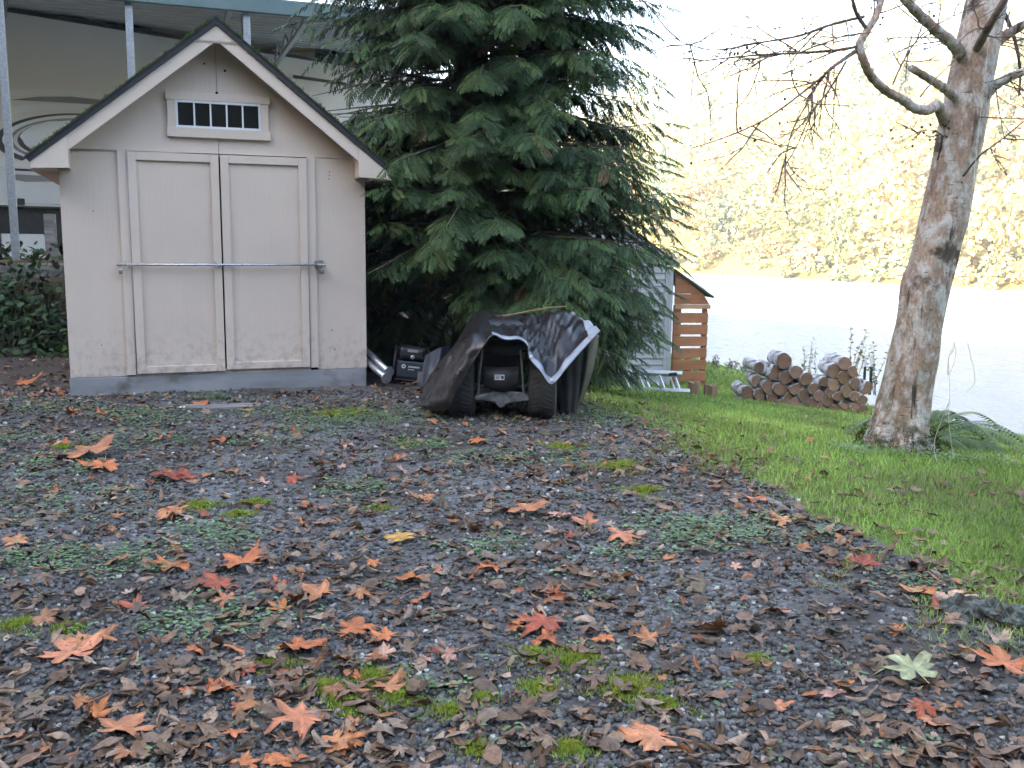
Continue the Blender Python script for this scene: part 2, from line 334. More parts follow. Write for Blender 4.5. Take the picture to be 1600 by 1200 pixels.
M_grass = attr_mat('grass_blade', 'Col', .6, .2, 8, .3, transl=.25)
M_weed = attr_mat('weed_leaf', 'Col', .6, .25, 20, .3, transl=.15)
M_frond = attr_mat('cedar_scale_leaf', 'Col', .55, .3, 9, .35, transl=.12)
M_forest = attr_mat('far_foliage', 'Col', .8, .25, .6, .2, transl=.25)
M_shrub = attr_mat('shrub_leaf', 'Col', .5, .25, 12, .4, transl=.15)

# ------------------------------------------------------------------ ground, driveway, river
def axis(lo, hi, a, b, fine, growth=1.13):
    c = list(np.arange(a, b + 1e-6, fine)); st = fine
    while c[-1] < hi: st *= growth; c.append(min(c[-1] + st, hi))
    st = fine
    while c[0] > lo: st *= growth; c.insert(0, max(c[0] - st, lo))
    return np.array(c)
def grid_mesh(name, xs, ys, hf, keep=None):
    X, Y = np.meshgrid(xs, ys); Z = hf(X, Y); V = np.stack([X, Y, Z], -1).reshape(-1, 3); nx = len(xs)
    i = np.arange((len(ys) - 1) * nx).reshape(len(ys) - 1, nx)[:, :-1].ravel(); T = np.stack([i, i + 1, i + nx + 1, i + nx], 1)
    if keep is not None:
        cen = V[T].mean(1); T = T[keep(cen[:, 0], cen[:, 1])]; used = np.unique(T); mp = np.full(len(V), -1); mp[used] = np.arange(len(used)); V = V[used]; T = mp[T]
    return bigmesh(name, V, T, smooth=True)
EY = np.array([-1, 1.5, 2.2, 3.27, 4.67, 6.2, 7.42, 8.6, 20.]); EX = np.array([4.6, 3.1, 2.5, 1.84, 1.33, 1.05, .93, .7, .3])
def edge(y): return np.interp(y, EY, EX)
def on_drive(x, y):
    return x < edge(y) + .20 * wav(x, y, 2.6, 21) + .08 * wav(x, y, 8, 22)
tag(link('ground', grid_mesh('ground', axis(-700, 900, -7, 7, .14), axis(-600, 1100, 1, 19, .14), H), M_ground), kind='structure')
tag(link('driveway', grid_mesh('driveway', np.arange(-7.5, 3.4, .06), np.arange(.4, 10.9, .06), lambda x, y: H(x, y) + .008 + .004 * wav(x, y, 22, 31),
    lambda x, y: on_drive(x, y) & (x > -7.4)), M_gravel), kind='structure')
WV = np.array([(-700, -500, -3.), (900, -500, -3), (900, 1000, -3), (-700, 1000, -3)])
tag(link('river', bigmesh('river', WV, np.array([[0, 1, 2, 3]])), M_water), kind='structure')

# ------------------------------------------------------------------ garden shed
SW, SD, ZF = 2.44, 2.7, .158
shed = thing('garden_shed', 'beige painted gable shed with double doors and a five-pane window', 'shed', (-3.594, 7.724, 0), Q)
RZ, RX, TX, TZ, OH = 3.035, SW / 2, .21, 1.895, .20       # ridge height, ridge x, eave reach, eave top, gable overhang
SL = (RZ - TZ) / (RX + TX)
def roofz(x): return RZ - SL * abs(x - RX)
# front wall: three siding sheets and the gable sheet, with door opening between them
G().box(.003, .435, 0, .06, ZF, 1.983).build('siding_sheet', M_siding, shed, bevel=.002)
G().box(2.005, 2.437, 0, .06, ZF, 1.983).build('siding_sheet', M_siding, shed, bevel=.002)
for xa, xb in ((.003, RX - .0015), (RX + .0015, SW - .003)):
    poly = [(xa, 1.986), (xb, 1.986), (xb, roofz(xb) - .10), (xa, roofz(xa) - .10)]
    G().prism(poly, 0, .06).build('gable_sheet', M_siding, shed, bevel=.002)
G().box(0, .06, .061, SD, ZF, 1.80).build('side_wall', M_siding, shed)
G().box(SW - .06, SW, .061, SD, ZF, 1.80).build('side_wall', M_siding, shed)
G().prism([(.06, ZF), (SW - .06, ZF), (SW - .06, roofz(.06) - .1), (RX, RZ - .1), (.06, roofz(.06) - .1)], SD - .06, SD).build('back_wall', M_siding, shed)
G().box(.06, SW - .06, .2, .24, ZF, 1.98).build('interior_shade_sheet', M_dark, shed)  # near-black sheet standing in for the shade inside the shed
# sill timbers
G().box(-.005, SW - .01, -.012, .09, -.12, ZF - .004).build('sill_beam', M_found, shed, bevel=.006)
G().box(0, .09, .091, SD, -.12, ZF - .004).build('sill_beam', M_found, shed); G().box(SW - .1, SW - .01, .091, SD, -.12, ZF - .004).build('sill_beam', M_found, shed)
# door frame boards
G().box(.435, .505, -.022, .03, .166, 1.985).build('door_post', M_trim, shed, bevel=.002)
G().box(1.936, 2.004, -.022, .03, .178, 1.985).build('door_post', M_trim, shed, bevel=.002)
for k, (x0, x1, zb) in enumerate(((.512, 1.214, .176), (1.226, 1.93, .186))):
    d = G().box(x0, x1, -.012, .02, zb, 1.978).build('door', M_siding, shed, bevel=.002)
    st = .066
    G().box(x0 + .001, x0 + st, -.034, -.0125, zb, 1.976).build('stile', M_trim, d, bevel=.002)
    G().box(x1 - st, x1 - .001, -.034, -.0125, zb, 1.976).build('stile', M_trim, d, bevel=.002)
    G().box(x0 + st + .001, x1 - st - .001, -.033, -.0125, 1.912, 1.976).build('rail', M_trim, d, bevel=.002)
    G().box(x0 + st + .001, x1 - st - .001, -.033, -.0125, zb, zb + .058).build('rail', M_trim, d, bevel=.002)
    hx = x0 - .004 if k == 0 else x1 + .003
    G().tube([(hx, -.032, zb - .01), (hx, -.032, 1.99)], .0034, 8).build('piano_hinge', M_hinge, d, smooth=True)
G().box(.505, 1.936, -.004, .05, ZF - .003, .20).build('door_sill', M_trim, shed)
# security bar with clips and padlocks
bar = G().tube([(.395, -.068, 1.075), (2.0, -.068, 1.075)], .0105, 12).build('security_bar', M_galv, shed, smooth=True)
for bx in (.475, 1.175):
    G().tube([(bx - .012, -.034, 1.10), (bx - .006, -.08, 1.085), (bx + .006, -.082, 1.07), (bx + .014, -.034, 1.055)], .005, 6).build('clip', M_galv, bar)
for bx, s_ in ((.425, 1.), (2.035, 1.15)):
    lk = G().box(bx - .016 * s_, bx + .016 * s_, -.082, -.06, 1.0, 1.04).build('padlock', M_brass, bar, bevel=.004)
    G().tube([(bx - .011, -.07, 1.038), (bx - .011, -.07, 1.068), (bx, -.07, 1.078), (bx + .011, -.07, 1.068), (bx + .011, -.07, 1.038)], .004, 6).build('shackle', M_galv, lk)
G().box(1.985, 2.06, -.03, -.0, 1.045, 1.115).build('hasp', M_brass, bar, bevel=.004)
G().tube([(2.0, -.068, 1.075), (2.075, -.068, 1.075)], .013, 10).build('bar_end', M_brass, bar)
# window
win = G()
wx0, wx1, wz0, wz1 = .893, 1.563, 2.184, 2.40
for b_ in ((wx0, wx1, -.03, .0, wz0, wz0 + .017), (wx0, wx1, -.03, .0, wz1 - .017, wz1), (wx0, wx0 + .017, -.03, 0, wz0 + .0171, wz1 - .0171), (wx1 - .017, wx1, -.03, 0, wz0 + .0171, wz1 - .0171)): win.box(*b_)
win = win.build('window', M_white, shed)
pw = (wx1 - wx0 - .034) / 5
for i in range(5):
    a = wx0 + .017 + pw * i; G().box(a + .001, a + pw - .001, -.014, -.008, wz0 + .0175, wz1 - .0175).build('pane', M_glass, win)
    if i: G().box(a - .0065, a + .0065, -.027, -.016, wz0 + .0172, wz1 - .0172).build('muntin', M_white, win)
G().box(.818, 1.64, -.034, -.001, wz1 + .001, 2.462).build('window_head_board', M_trim, win, bevel=.002)
G().box(.822, 1.640, -.036, -.001, 2.108, wz0 - .001).build('window_sill_board', M_trim, win, bevel=.002)
G().box(.828, wx0 - .001, -.028, -.001, wz0, wz1).build('window_side_board', M_trim, win, bevel=.002)
G().box(wx1 + .001, 1.628, -.028, -.001, wz0, wz1).build('window_side_board', M_trim, win, bevel=.002)
# knot marks on the gable sheet
for kx, kz, kr in ((1.13, 2.70, .009), (1.29, 2.655, .011), (1.22, 2.475, .012), (2.13, 1.87, .005), (2.13, 1.84, .005), (2.125, 1.81, .005), (2.13, .50, .006), (2.15, .33, .006), (.25, .42, .005), (.24, 1.5, .005)):
    G().lathe([(kr, 0), (kr * .6, .002)], (kx, .0, kz), (0, -1, 0), 8).build('knot_mark', M_dark, shed)
# roof slabs, drip edges, fascias, gusset, eave boxes
for sgn in (-1, 1):
    ex = -TX if sgn < 0 else SW + TX
    n_ = np.array([sgn * SL, 1]) / math.hypot(SL, 1)
    top = [(RX, RZ), (ex, TZ)]
    def off(p, d): return (p[0] - n_[0] * d, p[1] - n_[1] * d)
    rf = G().prism([top[0], top[1], off(top[1], .012), (RX, RZ - .012 * math.hypot(SL, 1))], -OH - .03, SD + .15).build('roof', M_shingle, shed)
    hy = math.hypot(SL, 1)
    G().prism([(RX, RZ - .013 * hy), off(top[1], .013), off(top[1], .05), (RX, RZ - .05 * hy)], -OH - .022, -OH + .02).build('drip_edge', M_drip, rf)
    G().prism([(RX, RZ - .013 * hy), off(top[1], .013), off(top[1], .03), (RX, RZ - .03 * hy)], -OH + .021, SD + .1).build('roof_deck', M_trim, rf)
    # fascia board stops under the gusset
    gx = RX + sgn * .17
    a0 = (gx, roofz(gx) - .051 * hy); b0 = off(top[1], .051); b0 = (b0[0] - sgn * .01, roofz(b0[0] - sgn * .01) - .051 * hy)
    fx = (.095 if sgn < 0 else SW - .095)
    poly = [a0, b0, (b0[0], TZ - .055), (fx + sgn * .006, TZ - .055), (fx + sgn * .006, roofz(fx) - .16 * hy), (gx, roofz(gx) - .16 * hy)]
    if False: pass
    xt = RX + sgn * (RZ - .051 * hy - 2.843) / SL; xb_ = RX + sgn * (RZ - .145 * hy - 2.843) / SL
    G().prism([(xt, 2.843), (fx, roofz(fx) - .051 * hy), (fx, roofz(fx) - .145 * hy), (xb_, 2.843)], -OH - .004, -OH + .018).build('fascia_board', M_trim, shed, bevel=.002)
    G().prism([(fx + sgn * .001, roofz(fx) - .051 * hy), b0, (b0[0], b0[1] - .028), (fx + sgn * .001, TZ - .035)] if False else
              [(fx, roofz(fx) - .0515 * hy), b0, (b0[0], TZ - .085), (fx, TZ - .075)][::1], -OH - .012, -OH + .02).build('eave_return', M_trim, shed, bevel=.002)
    xa, xb = (-TX + .02, -.001) if sgn < 0 else (SW + .001, SW + TX - .02)
    G().box(xa, xb, -OH + .021, SD + .1, TZ - .09, TZ - .075).build('soffit', M_trim, shed)
    G().box(*((fx - .012, fx) if sgn < 0 else (fx, fx + .012)), -OH + .0205, -.001, TZ - .075, roofz(fx) - .06 * hy).build('return_cheek', M_trim, shed)
gp = [(RX, RZ - .052 * math.hypot(SL, 1)), (RX - .169, roofz(RX - .169) - .052 * hy), (RX - .169, 2.845), (RX + .169, 2.845), (RX + .169, roofz(RX - .169) - .052 * hy)]
G().prism(gp, -OH - .008, -OH + .016).build('ridge_gusset', M_trim, shed, bevel=.002)
# moss along the roof edge
def tuft(n, h, seed, spread=.5, w=.12):
    r = np.random.default_rng(seed); V = []; T = []
    for i in range(n):
        a = r.uniform(0, 6.28); l = h * r.uniform(.5, 1); b = np.array([r.normal(0, spread * .5), r.normal(0, spread * .5), 0]) * h; d = np.array([math.cos(a), math.sin(a), 0]); t = r.uniform(.1, .7)
        s = np.cross(d, [0, 0, 1]) * w * h; V += [b - s, b + s, b + d * t * l + np.array([0, 0, l * math.sqrt(1 - t * t * .7)])]; T.append([len(V) - 3, len(V) - 2, len(V) - 1])
    return np.array(V), np.array(T)
tv = [tuft(9, 1, k, 1.2, .14) for k in range(5)]
r = np.random.default_rng(3); n = 1500; sg = r.choice([-1, 1], n); u = r.uniform(0.02, 1, n) ** 1.0; keepm = (np.sin(u * 23 + sg) + np.sin(u * 57 + sg * 2) + r.normal(0, .6, n)) > -.7; sg, u = sg[keepm], u[keepm]; n = len(u)
x = np.where(sg < 0, lerp(RX, -TX, u), lerp(RX, SW + TX, u)); z = RZ - SL * np.abs(x - RX); y = -OH - .028 + np.abs(r.normal(0, .12, n)) * (r.random(n) < .75); sc = r.uniform(.008, .024, n)
V, T, C = scatter(tv, r.integers(0, 5, n), rotm(r.uniform(0, 6.28, n), sg * rad(30)) * sc[:, None, None], np.stack([x, y, z - .002], 1), np.stack([r.uniform(.05, .13, n), r.uniform(.09, .17, n), r.uniform(.01, .03, n)], 1))
tag(link('roof_moss', bigmesh('roof_moss', V, T, C), M_moss, shed), kind='stuff')

# ------------------------------------------------------------------ carport
CQ = 13.35
def at_q(px, py, q):
    d = ray(px, py); nn = np.array([-QS, QC, 0]); o = np.array([0, 0, CZ]); return o + d * ((q - o @ nn) / (d @ nn))
ea, eb = at_q(256, 0, CQ), at_q(520, 17, CQ); EZ = (ea[2] + eb[2]) / 2
carp = thing('carport', 'open metal carport with corrugated roof and galvanised posts over the trailer', 'carport', (-CQ * QS - 4 * QC, CQ * QC - 4 * QS, 0), Q)
# local frame: x along the eave (x=0 is 4 m left of the foot of the perpendicular), y away from camera
def cl(p): 
    d = np.array(p) - np.array([carp.location.x, carp.location.y, 0]); return np.array([d[0] * QC + d[1] * QS, -d[0] * QS + d[1] * QC, d[2]])
x1c = cl(at_q(528, 20, CQ))[0] + 2.6; x0c = x1c - 12.2
pitch_ = .07; nr = 60
V = []; F_ = []
prof = []
for i in range(28):
    y0 = .02 + i * .30
    prof += [(y0, 0), (y0 + .20, 0), (y0 + .225, .035), (y0 + .275, .035)]
for (yy, dz) in prof: V += [(x0c, yy, EZ + .05 + pitch_ * yy + dz), (x1c, yy, EZ + .05 + pitch_ * yy + dz)]
gg = G().add(V, [(2 * i, 2 * i + 1, 2 * i + 3, 2 * i + 2) for i in range(len(prof) - 1)]); rp = gg.build('roof_sheet', M_corr, carp)
md = rp.modifiers.new('t', 'SOLIDIFY'); md.thickness = .004
G().box(x0c - .02, x1c + .03, -.06, .015, EZ - .09, EZ + .10).build('eave_trim', M_green_eave, carp, bevel=.01)
G().box(x0c, x1c, .03, .09, EZ - .03, EZ + .045).build('eave_beam', M_galv, carp)
for px, y0, nm in ((203, 60, 1), (385, 35, 2), (12, 200, 3)):
    xx = cl(at_q(px, y0, CQ + .06))[0]; gz = float(H(*(np.array([carp.location.x, carp.location.y]) + np.array([xx * QC, xx * QS]))))
    G().box(xx - .045, xx + .045, .035, .10, gz - .05, EZ - .031).build('post', M_galv, carp, bevel=.006)
    G().tube([(xx, .1, EZ - .6), (xx, .75, EZ + .02)], .025, 6).build('brace', M_galv, carp)
for k, xx in enumerate((cl(at_q(352, 20, CQ + 1))[0], x1c - 2.95, x0c + 2.)):
    for yy in (0, 1):
        pass
    G().box(xx - .03, xx + .03, .1, 6.4, EZ - .06, EZ - .01).build('truss_chord', M_galv, carp)
    tr = G()
    for j in range(6):
        ya = .2 + j * 1.0; tr.tube([(xx, ya, EZ - .03), (xx, ya + .5, EZ + .02 + pitch_ * (ya + .5))], .02, 6); tr.tube([(xx, ya + 1, EZ - .03), (xx, ya + .5, EZ + .02 + pitch_ * (ya + .5))], .02, 6)
    tr.build('truss_web', M_galv, carp)

# ------------------------------------------------------------------ travel trailer under the carport
ra = np.array([-7.19, 14.0, 0]); rb = np.array([-3.652, 17.5, 0]); RD = (rb - ra) / np.linalg.norm(rb - ra); RYAW = math.atan2(RD[1], RD[0]); RN = np.array([RD[1], -RD[0], 0])
rvg = float(H(-6, 15.5))
rv = thing('travel_trailer', 'tall tan travel trailer with swirling grey and white stripes under the carport', 'trailer', (ra[0], ra[1], rvg), RYAW)
def rvp(px, py):
    d = ray(px, py); o = np.array([0, 0, CZ]); p = o + d * (((ra - o) @ RN) / (d @ RN)); return np.array([(p - ra) @ RD, p[2] - rvg])
RT = rvp(200, 41)[1]; RB = rvp(50, 324)[1]; LB = rvp(50, 262)[1]
b0 = G().prism([(-3, RB), (7.6, RB), (8.0, RB + .5), (8.0, RT - .5), (7.7, RT), (-3, RT)], 0, 2.5).build('body', M_rv, rv, bevel=.06)
G().box(-3, 7.7, -.012, .05, RT - .075, RT - .015).build('awning_rail', M_black, rv, bevel=.01)
G().box(-3, 7.6, -.008, -.0005, RB + .02, LB).build('lower_panel', M_rvlow, rv)
wt = rvp(458, 119); G().box(wt[0], wt[0] + 1.1, -.02, -.001, wt[1] - .03, wt[1] + .02).build('slide_edge', M_black, rv)
c_ = rvp(532, 88); pts = [(c_[0] + .55 * math.cos(a), c_[1] - .1 + .42 * math.sin(a)) for a in np.linspace(0, math.pi, 14)]
G().prism(pts, -.015, -.001).build('window', M_glass, rv)
def decal(name, px, m_, lift):
    G().prism([tuple(rvp(*p)) for p in px], -lift, -lift + .002).build(name, m_, rv)
def band(top, bot): return top + bot[::-1]
decal('stripe', band([(-60, 150), (0, 142), (60, 139), (110, 140), (165, 147)], [(-60, 162), (0, 151), (60, 148), (110, 150), (165, 156)]), M_rvd1, .004)
decal('stripe', [(16, 156), (60, 151), (110, 151), (160, 156), (160, 164), (110, 161), (60, 158)], M_rvd2, .006)
decal('stripe', band([(-60, 178), (0, 168), (60, 163), (140, 163)], [(-60, 195), (0, 181), (60, 172), (140, 170)]), M_rvd1, .004)
def swirl(name, cx, cy, rx, ry, w0, m_, lift, a0=-10, a1=220, n=26):
    o = [(cx + rx * math.cos(rad(a)), cy - ry * math.sin(rad(a))) for a in np.linspace(a0, a1, n)]
    i_ = [(cx + (rx - w0 * k) * math.cos(rad(a)), cy - (ry - w0 * .45 * k) * math.sin(rad(a))) for a, k in zip(np.linspace(a0, a1, n), np.linspace(.2, 1, n))]
    decal(name, band(o, i_), m_, lift)
swirl('stripe', 110, 219, 118, 42, 14, M_rvd3, .008, 30, 230)
swirl('stripe', 110, 219, 108, 38, 14, M_rvd4, .006, 30, 235)
swirl('stripe', 112, 219, 98, 34, 8, M_rvd2, .008, 30, 235)
swirl('stripe', 113, 218, 86, 31, 10, M_rvd3, .010, 30, 240)
decal('stripe', [(30, 213), (36, 205), (50, 197), (75, 190), (110, 188), (130, 195), (110, 215), (70, 232), (40, 226)], M_rvd4, .012)
# compartment door, latch, chassis, wheel, skirt piece
f0 = rvp(14, 266); f1 = rvp(93, 322)
comp = G().box(f0[0], f1[0] + .4, -.02, -.009, f1[1] + .02, f0[1]).build('compartment_door', M_rvlow, rv, bevel=.01)
for b_ in ((f0[0] - .03, f0[0], -.024, -.0085, f1[1], f0[1] + .03), (f0[0], f1[0] + .43, -.024, -.0085, f0[1], f0[1] + .03)): G().box(*b_).build('door_seal', M_black, comp)
decal('stripe', [(16, 272), (93, 276), (93, 284), (40, 284), (16, 280)], M_rvd2, .024)
lt = rvp(32, 315); G().box(lt[0] - .05, lt[0] + .05, -.04, -.021, lt[1] - .045, lt[1] + .045).build('latch', M_black, comp, bevel=.01)
G().box(-3, 7.4, .15, 2.3, .32, RB - .002).build('chassis', M_black, rv)
for wx in (.15, 1.1):
    w_ = G().lathe([(.10, -.11), (.34, -.12), (.38, -.08), (.385, 0), (.38, .08), (.34, .11), (.1, .1)], (wx, .35, .385), (0, 1, 0), 24).build('wheel', M_rubber, rv, smooth=True)
    G().lathe([(.03, -.14), (.18, -.13), (.22, -.121)], (wx, .35, .385), (0, 1, 0), 20).build('rim', M_alu, w_)
s0 = rvp(-10, 365); s1 = rvp(72, 392)
G().prism([(s0[0], s1[1] - .1), (s1[0], s1[1] - .1), (s1[0] - .06, s0[1] - .1), (s1[0] - .15, s0[1]), (s0[0], s0[1])], -.35, -.30).build('fender_skirt', M_rvlow, rv)
for px, py, w0 in ((120, 14, .34), (228, 20, .28), (190, 17, .12)):
    p_ = rvp(px, py + 6)
    G().lathe([(w0, 0), (w0, .03), (w0 * .85, .07), (w0 * .5, .10), (.02, .115)], (p_[0], .4, RT + .0), (0, 0, 1), 18).build('roof_vent', mat('vent_cover', (.06, .045, .035), (.08, .06, .045), 5, .5) if px == 120 else bpy.data.materials['vent_cover'], rv, smooth=True)
pp = at(81, 395, 12.2); pz = float(H(pp[0], pp[1]))
tag(G().box(-.06, .06, -.045, .045, 0, 1.62 - pz).build('fence_post', M_greywood, None, bevel=.006, loc=(pp[0], pp[1], pz - .05)), 'short weathered wooden post in front of the trailer wheels', 'post')
pp = at(40, 421, 11.6); pz = pp[2]
o = G().box(-1.6, 1.35, -.09, .09, -.1, .07).build('bank_timber', M_greywood, None, bevel=.01, loc=tuple(pp), rot=(0, 0, Q)); tag(o, 'weathered grey timber laid along the top of the brambly bank', 'timber')

# ------------------------------------------------------------------ western red cedar
def frond(seed, npair, detail):
    r = np.random.default_rng(seed); V = []; T = []
    def tri(a, b, c): V.extend([a, b, c]); T.append([len(V) - 3, len(V) - 2, len(V) - 1])
    def drop(p): return np.array([p[0], p[1] * (1 - .5 * abs(p[1])), -.30 * p[0] ** 2 - .75 * abs(p[1]) ** 1.45])
    tri(drop((0, -.008)), drop((0, .008)), drop((.97, 0)))
    for i in range(npair):
        t = .06 + .90 * (i + .5) / npair
        for s in (-1, 1):
            if r.random() < .05: continue
            l = (.15 + .46 * math.sin(min(1, t * 1.7) * math.pi * .5) * (1 - t) ** .8) * r.uniform(.8, 1.15); an = rad(lerp(58, 34, t) + r.uniform(-6, 6))
            t_ = t + (.02 if s > 0 else 0); d = np.array([math.cos(an), s * math.sin(an)]); q = np.array([-d[1], d[0]]); b = np.array([t_, 0]); w = .020 + .030 * l
            tip = b + d * l; mid = b + d * l * .45
            if not detail:
                tri(drop(b - q * w), drop(tip), drop(mid + q * w * 2.2)); tri(drop(b - q * w), drop(mid - q * w * 2.2), drop(tip)); continue
            tri(drop(b), drop(mid - q * w), drop(tip)); tri(drop(b), drop(tip), drop(mid + q * w))
            k = 2
            for j in range(k):
                f = .30 + .62 * j / k
                for s2 in (-1, 1):
                    bb = b + d * l * (f + .05 * s2); dd = d * .8 + q * s2 * .62; ll = l * .30 * (1 - .4 * f); tri(drop(bb - d * .03), drop(bb + d * .045), drop(bb + dd * ll))
    return np.array(V), np.array(T)
FR = [frond(k, 9, True) for k in range(5)] + [frond(20 + k, 8, False) for k in range(3)]
def make_cedar(CX, CY, label, seed, nlow, nall, rs, hollow, stems, detail_front=True, ztop=12.5):
    r = np.random.default_rng(seed); cz0 = float(H(CX, CY)); cedar = thing('cedar_tree', label, 'tree', (CX, CY, cz0))
    fpos, fdir, fnrm, fscl, fcol, fvar = [], [], [], [], [], []; limbs = G()
    for bi in range(nall):
        z0 = r.uniform(.12, min(4.9, ztop)) if bi < nlow else r.uniform(4.9, 12.5); az = r.uniform(0, 2 * math.pi)
        if bi < nlow * .94 and r.random() < .72: az = rad(r.uniform(165, 375))           # fuller on the open side
        if hollow and bi < 75: az = rad(r.uniform(-75, 15)); z0 = r.uniform(.25, 1.7)
        out = np.array([math.cos(az), math.sin(az), 0.]); side = np.array([-out[1], out[0], 0])
        Rm = rs * np.interp(z0, [0, .8, 1.6, 2.4, 3.2, 5, 8, 12.5], [1.75, 1.9, 1.95, 1.9, 1.85, 1.85, 1.45, .45]) * r.uniform(.66, 1.04) * (1 if ztop > 10 else 1.15 - z0 / ztop)
        if hollow and z0 < 1.25 and out[0] < -.12 and out[1] < .45: continue          # bare hollow where the generator stands
        if out[0] > .3: Rm *= np.interp(z0, [0, .7, 1.2, 2.0, 2.6, 3.4], [.86, .94, 1.0, .98, .92, .95])
        rise, sag = r.uniform(-.05, .16), r.uniform(.03, .14); wig = r.uniform(-.2, .2)
        def bp(s): return np.array([0, 0, z0]) + out * s * .95 + side * wig * s * s * .4 + np.array([0, 0, rise * s - sag * s * s + .05 * max(0, s - .9) ** 3])
        ss = np.linspace(0.05, Rm, 8); P_ = [bp(s) for s in ss]
        if P_[-1][2] < .05: continue
        limbs.tube(P_, list(np.linspace(.020, .003, 8)), 5, caps=False)
        front = out[1] < .5 and z0 < 4.8 and detail_front; s = .38 + r.uniform(0, .15) if front else .5
        tone = r.uniform(.8, 1.25)
        while s < Rm:
            p = bp(s); tan = bp(s + .03) - bp(s - .03); tan /= np.linalg.norm(tan); rest = (Rm - s) / Rm
            for sd in (1, -1):
                ln = r.uniform(.24, .40) * (.66 + .5 * rest)
                d = tan * r.uniform(.55, .95) + side * sd * r.uniform(.5, .95) + np.array([0, 0, -1]) * r.uniform(.05, .60)
                nn = np.array([0, 0, 1]) * r.uniform(.6, 1.1) + out * r.uniform(.35, 1.0) + r.normal(0, .15, 3)
                fpos.append(p + r.normal(0, .015, 3)); fdir.append(d); fnrm.append(nn); fscl.append(ln); fvar.append(r.integers(0, 5) if front else r.integers(5, 8))
                age = r.random(); inner = s < .75
                c = np.array([.044, .092, .032]) if age < .5 else np.array([.062, .120, .038]) if age < .85 else np.array([.098, .150, .038])
                if inner and r.random() < .25: c = np.array([.12, .055, .02])
                elif r.random() < .012: c = np.array([.20, .11, .04])
                fcol.append(c * tone * r.uniform(.8, 1.2))
            s += r.uniform(.075, .12) if front else .17
        fpos.append(bp(Rm)); fdir.append(bp(Rm) - bp(Rm - .1)); fnrm.append(np.array([0, 0, 1.]) + out * .5); fscl.append(.30); fvar.append(0); fcol.append(np.array([.06, .11, .03]))
    fpos, fdir, fnrm, fscl, fcol, fvar = map(np.array, (fpos, fdir, fnrm, fscl, fcol, fvar))
    ok = fpos[:, 2] + cz0 > H(fpos[:, 0] + CX, fpos[:, 1] + CY) + .10
    # nothing grows into the shed or the mower
    wx, wy, wz = fpos[:, 0] + CX, fpos[:, 1] + CY, fpos[:, 2] + cz0
    lx, ly = (wx + 3.594) * QC + (wy - 7.724) * QS, -(wx + 3.594) * QS + (wy - 7.724) * QC
    ok &= ~((lx < SW + .12) & (ly > -.35) & (ly < SD + .3) & (wz < 3.0)) & ~((np.abs(wx) < .75) & (wy < 8.3) & (wz < .85))
    if hollow: ok &= ~((wx < -.42) & (wy < 9.1) & (wz < .78))
    fpos, fdir, fnrm, fscl, fcol, fvar = fpos[ok], fdir[ok], fnrm[ok], fscl[ok], fcol[ok], fvar[ok]
    V, T, C = scatter(FR, fvar, frames(fdir, fnrm) * fscl[:, None, None], fpos, fcol)
    V[:, 2] = np.maximum(V[:, 2], H(V[:, 0] + CX, V[:, 1] + CY) - cz0 + .01)
    tag(link('crown', bigmesh('crown', V, T, C), M_frond, cedar), kind='stuff'); print('CEDAR', len(fpos), len(T))
    tag(limbs.build('limbs', M_twig, cedar), kind='stuff')
    for tx, ty, r0, lean in stems:
        zz = np.linspace(-.1, ztop, 26); g = G(); g.tube([(tx + lean * z + .05 * math.sin(z * 1.3), ty + .04 * math.sin(z), z) for z in zz], [max(.02, r0 * (1 - z / (ztop + .5)) + .10 * math.exp(-max(z, 0) * 3)) * (1 + .05 * math.sin(z * 5)) for z in zz], 18); g.build('trunk', M_bark_red, cedar, smooth=True)
make_cedar(-.30, 10.05, 'big dark green cedar with feathery sprays behind the covered mower', 11, 560, 625, 1.0, True, ((-.1, 0, .24, .0), (.28, -.12, .15, .06)))
make_cedar(-1.75, 11.3, 'low shadowed cedar filling the gap between the beige shed and the big cedar', 12, 230, 230, .95, False, ((0, 0, .07, .0),), False, 2.5)

# ------------------------------------------------------------------ riding mower under a tarpaulin
ty_ = 6.86
tz = float(H(.0, ty_))
TR = thing('riding_mower', 'black riding mower seen from behind, half hidden under a brown tarpaulin', 'mower', (-.08, ty_, tz))
for x0 in (-.30, .30):
    w = .205; R_ = .235
    prof = [(R_ * .42, -.09), (R_ * .62, -.10), (R_ * .86, -.104), (R_ * .95, -.092), (R_ * .99, -.06), (R_, -.03), (R_, .03), (R_ * .99, .06), (R_ * .95, .092), (R_ * .86, .104), (R_ * .62, .10), (R_ * .42, .09)]
    ww = G().lathe(prof, (x0, .235, R_ - .006), (1, 0, 0), 40).build('wheel', M_rubber, TR, smooth=True)
    tg = G()
    for k in range(40):
        for s in (-1, 1):
            a = 2 * math.pi * (k + (.5 if s > 0 else 0)) / 40; c, s_ = math.cos(a), math.sin(a)
            tg.tube([(x0 + s * .012, .235 + c * (R_ - .001), R_ - .006 + s_ * (R_ - .001)), (x0 + s * .075, .235 + math.cos(a + .10) * (R_ - .005), R_ - .006 + math.sin(a + .10) * (R_ - .005))], .0065, 4)
    tg.build('tread', M_rubber, ww)
    G().lathe([(.03, -.05), (.085, -.06), (.10, -.092), (.10, .092), (.085, .06), (.03, .05)], (x0, .235, R_ - .006), (1, 0, 0), 20).build('rim', M_cast, ww)
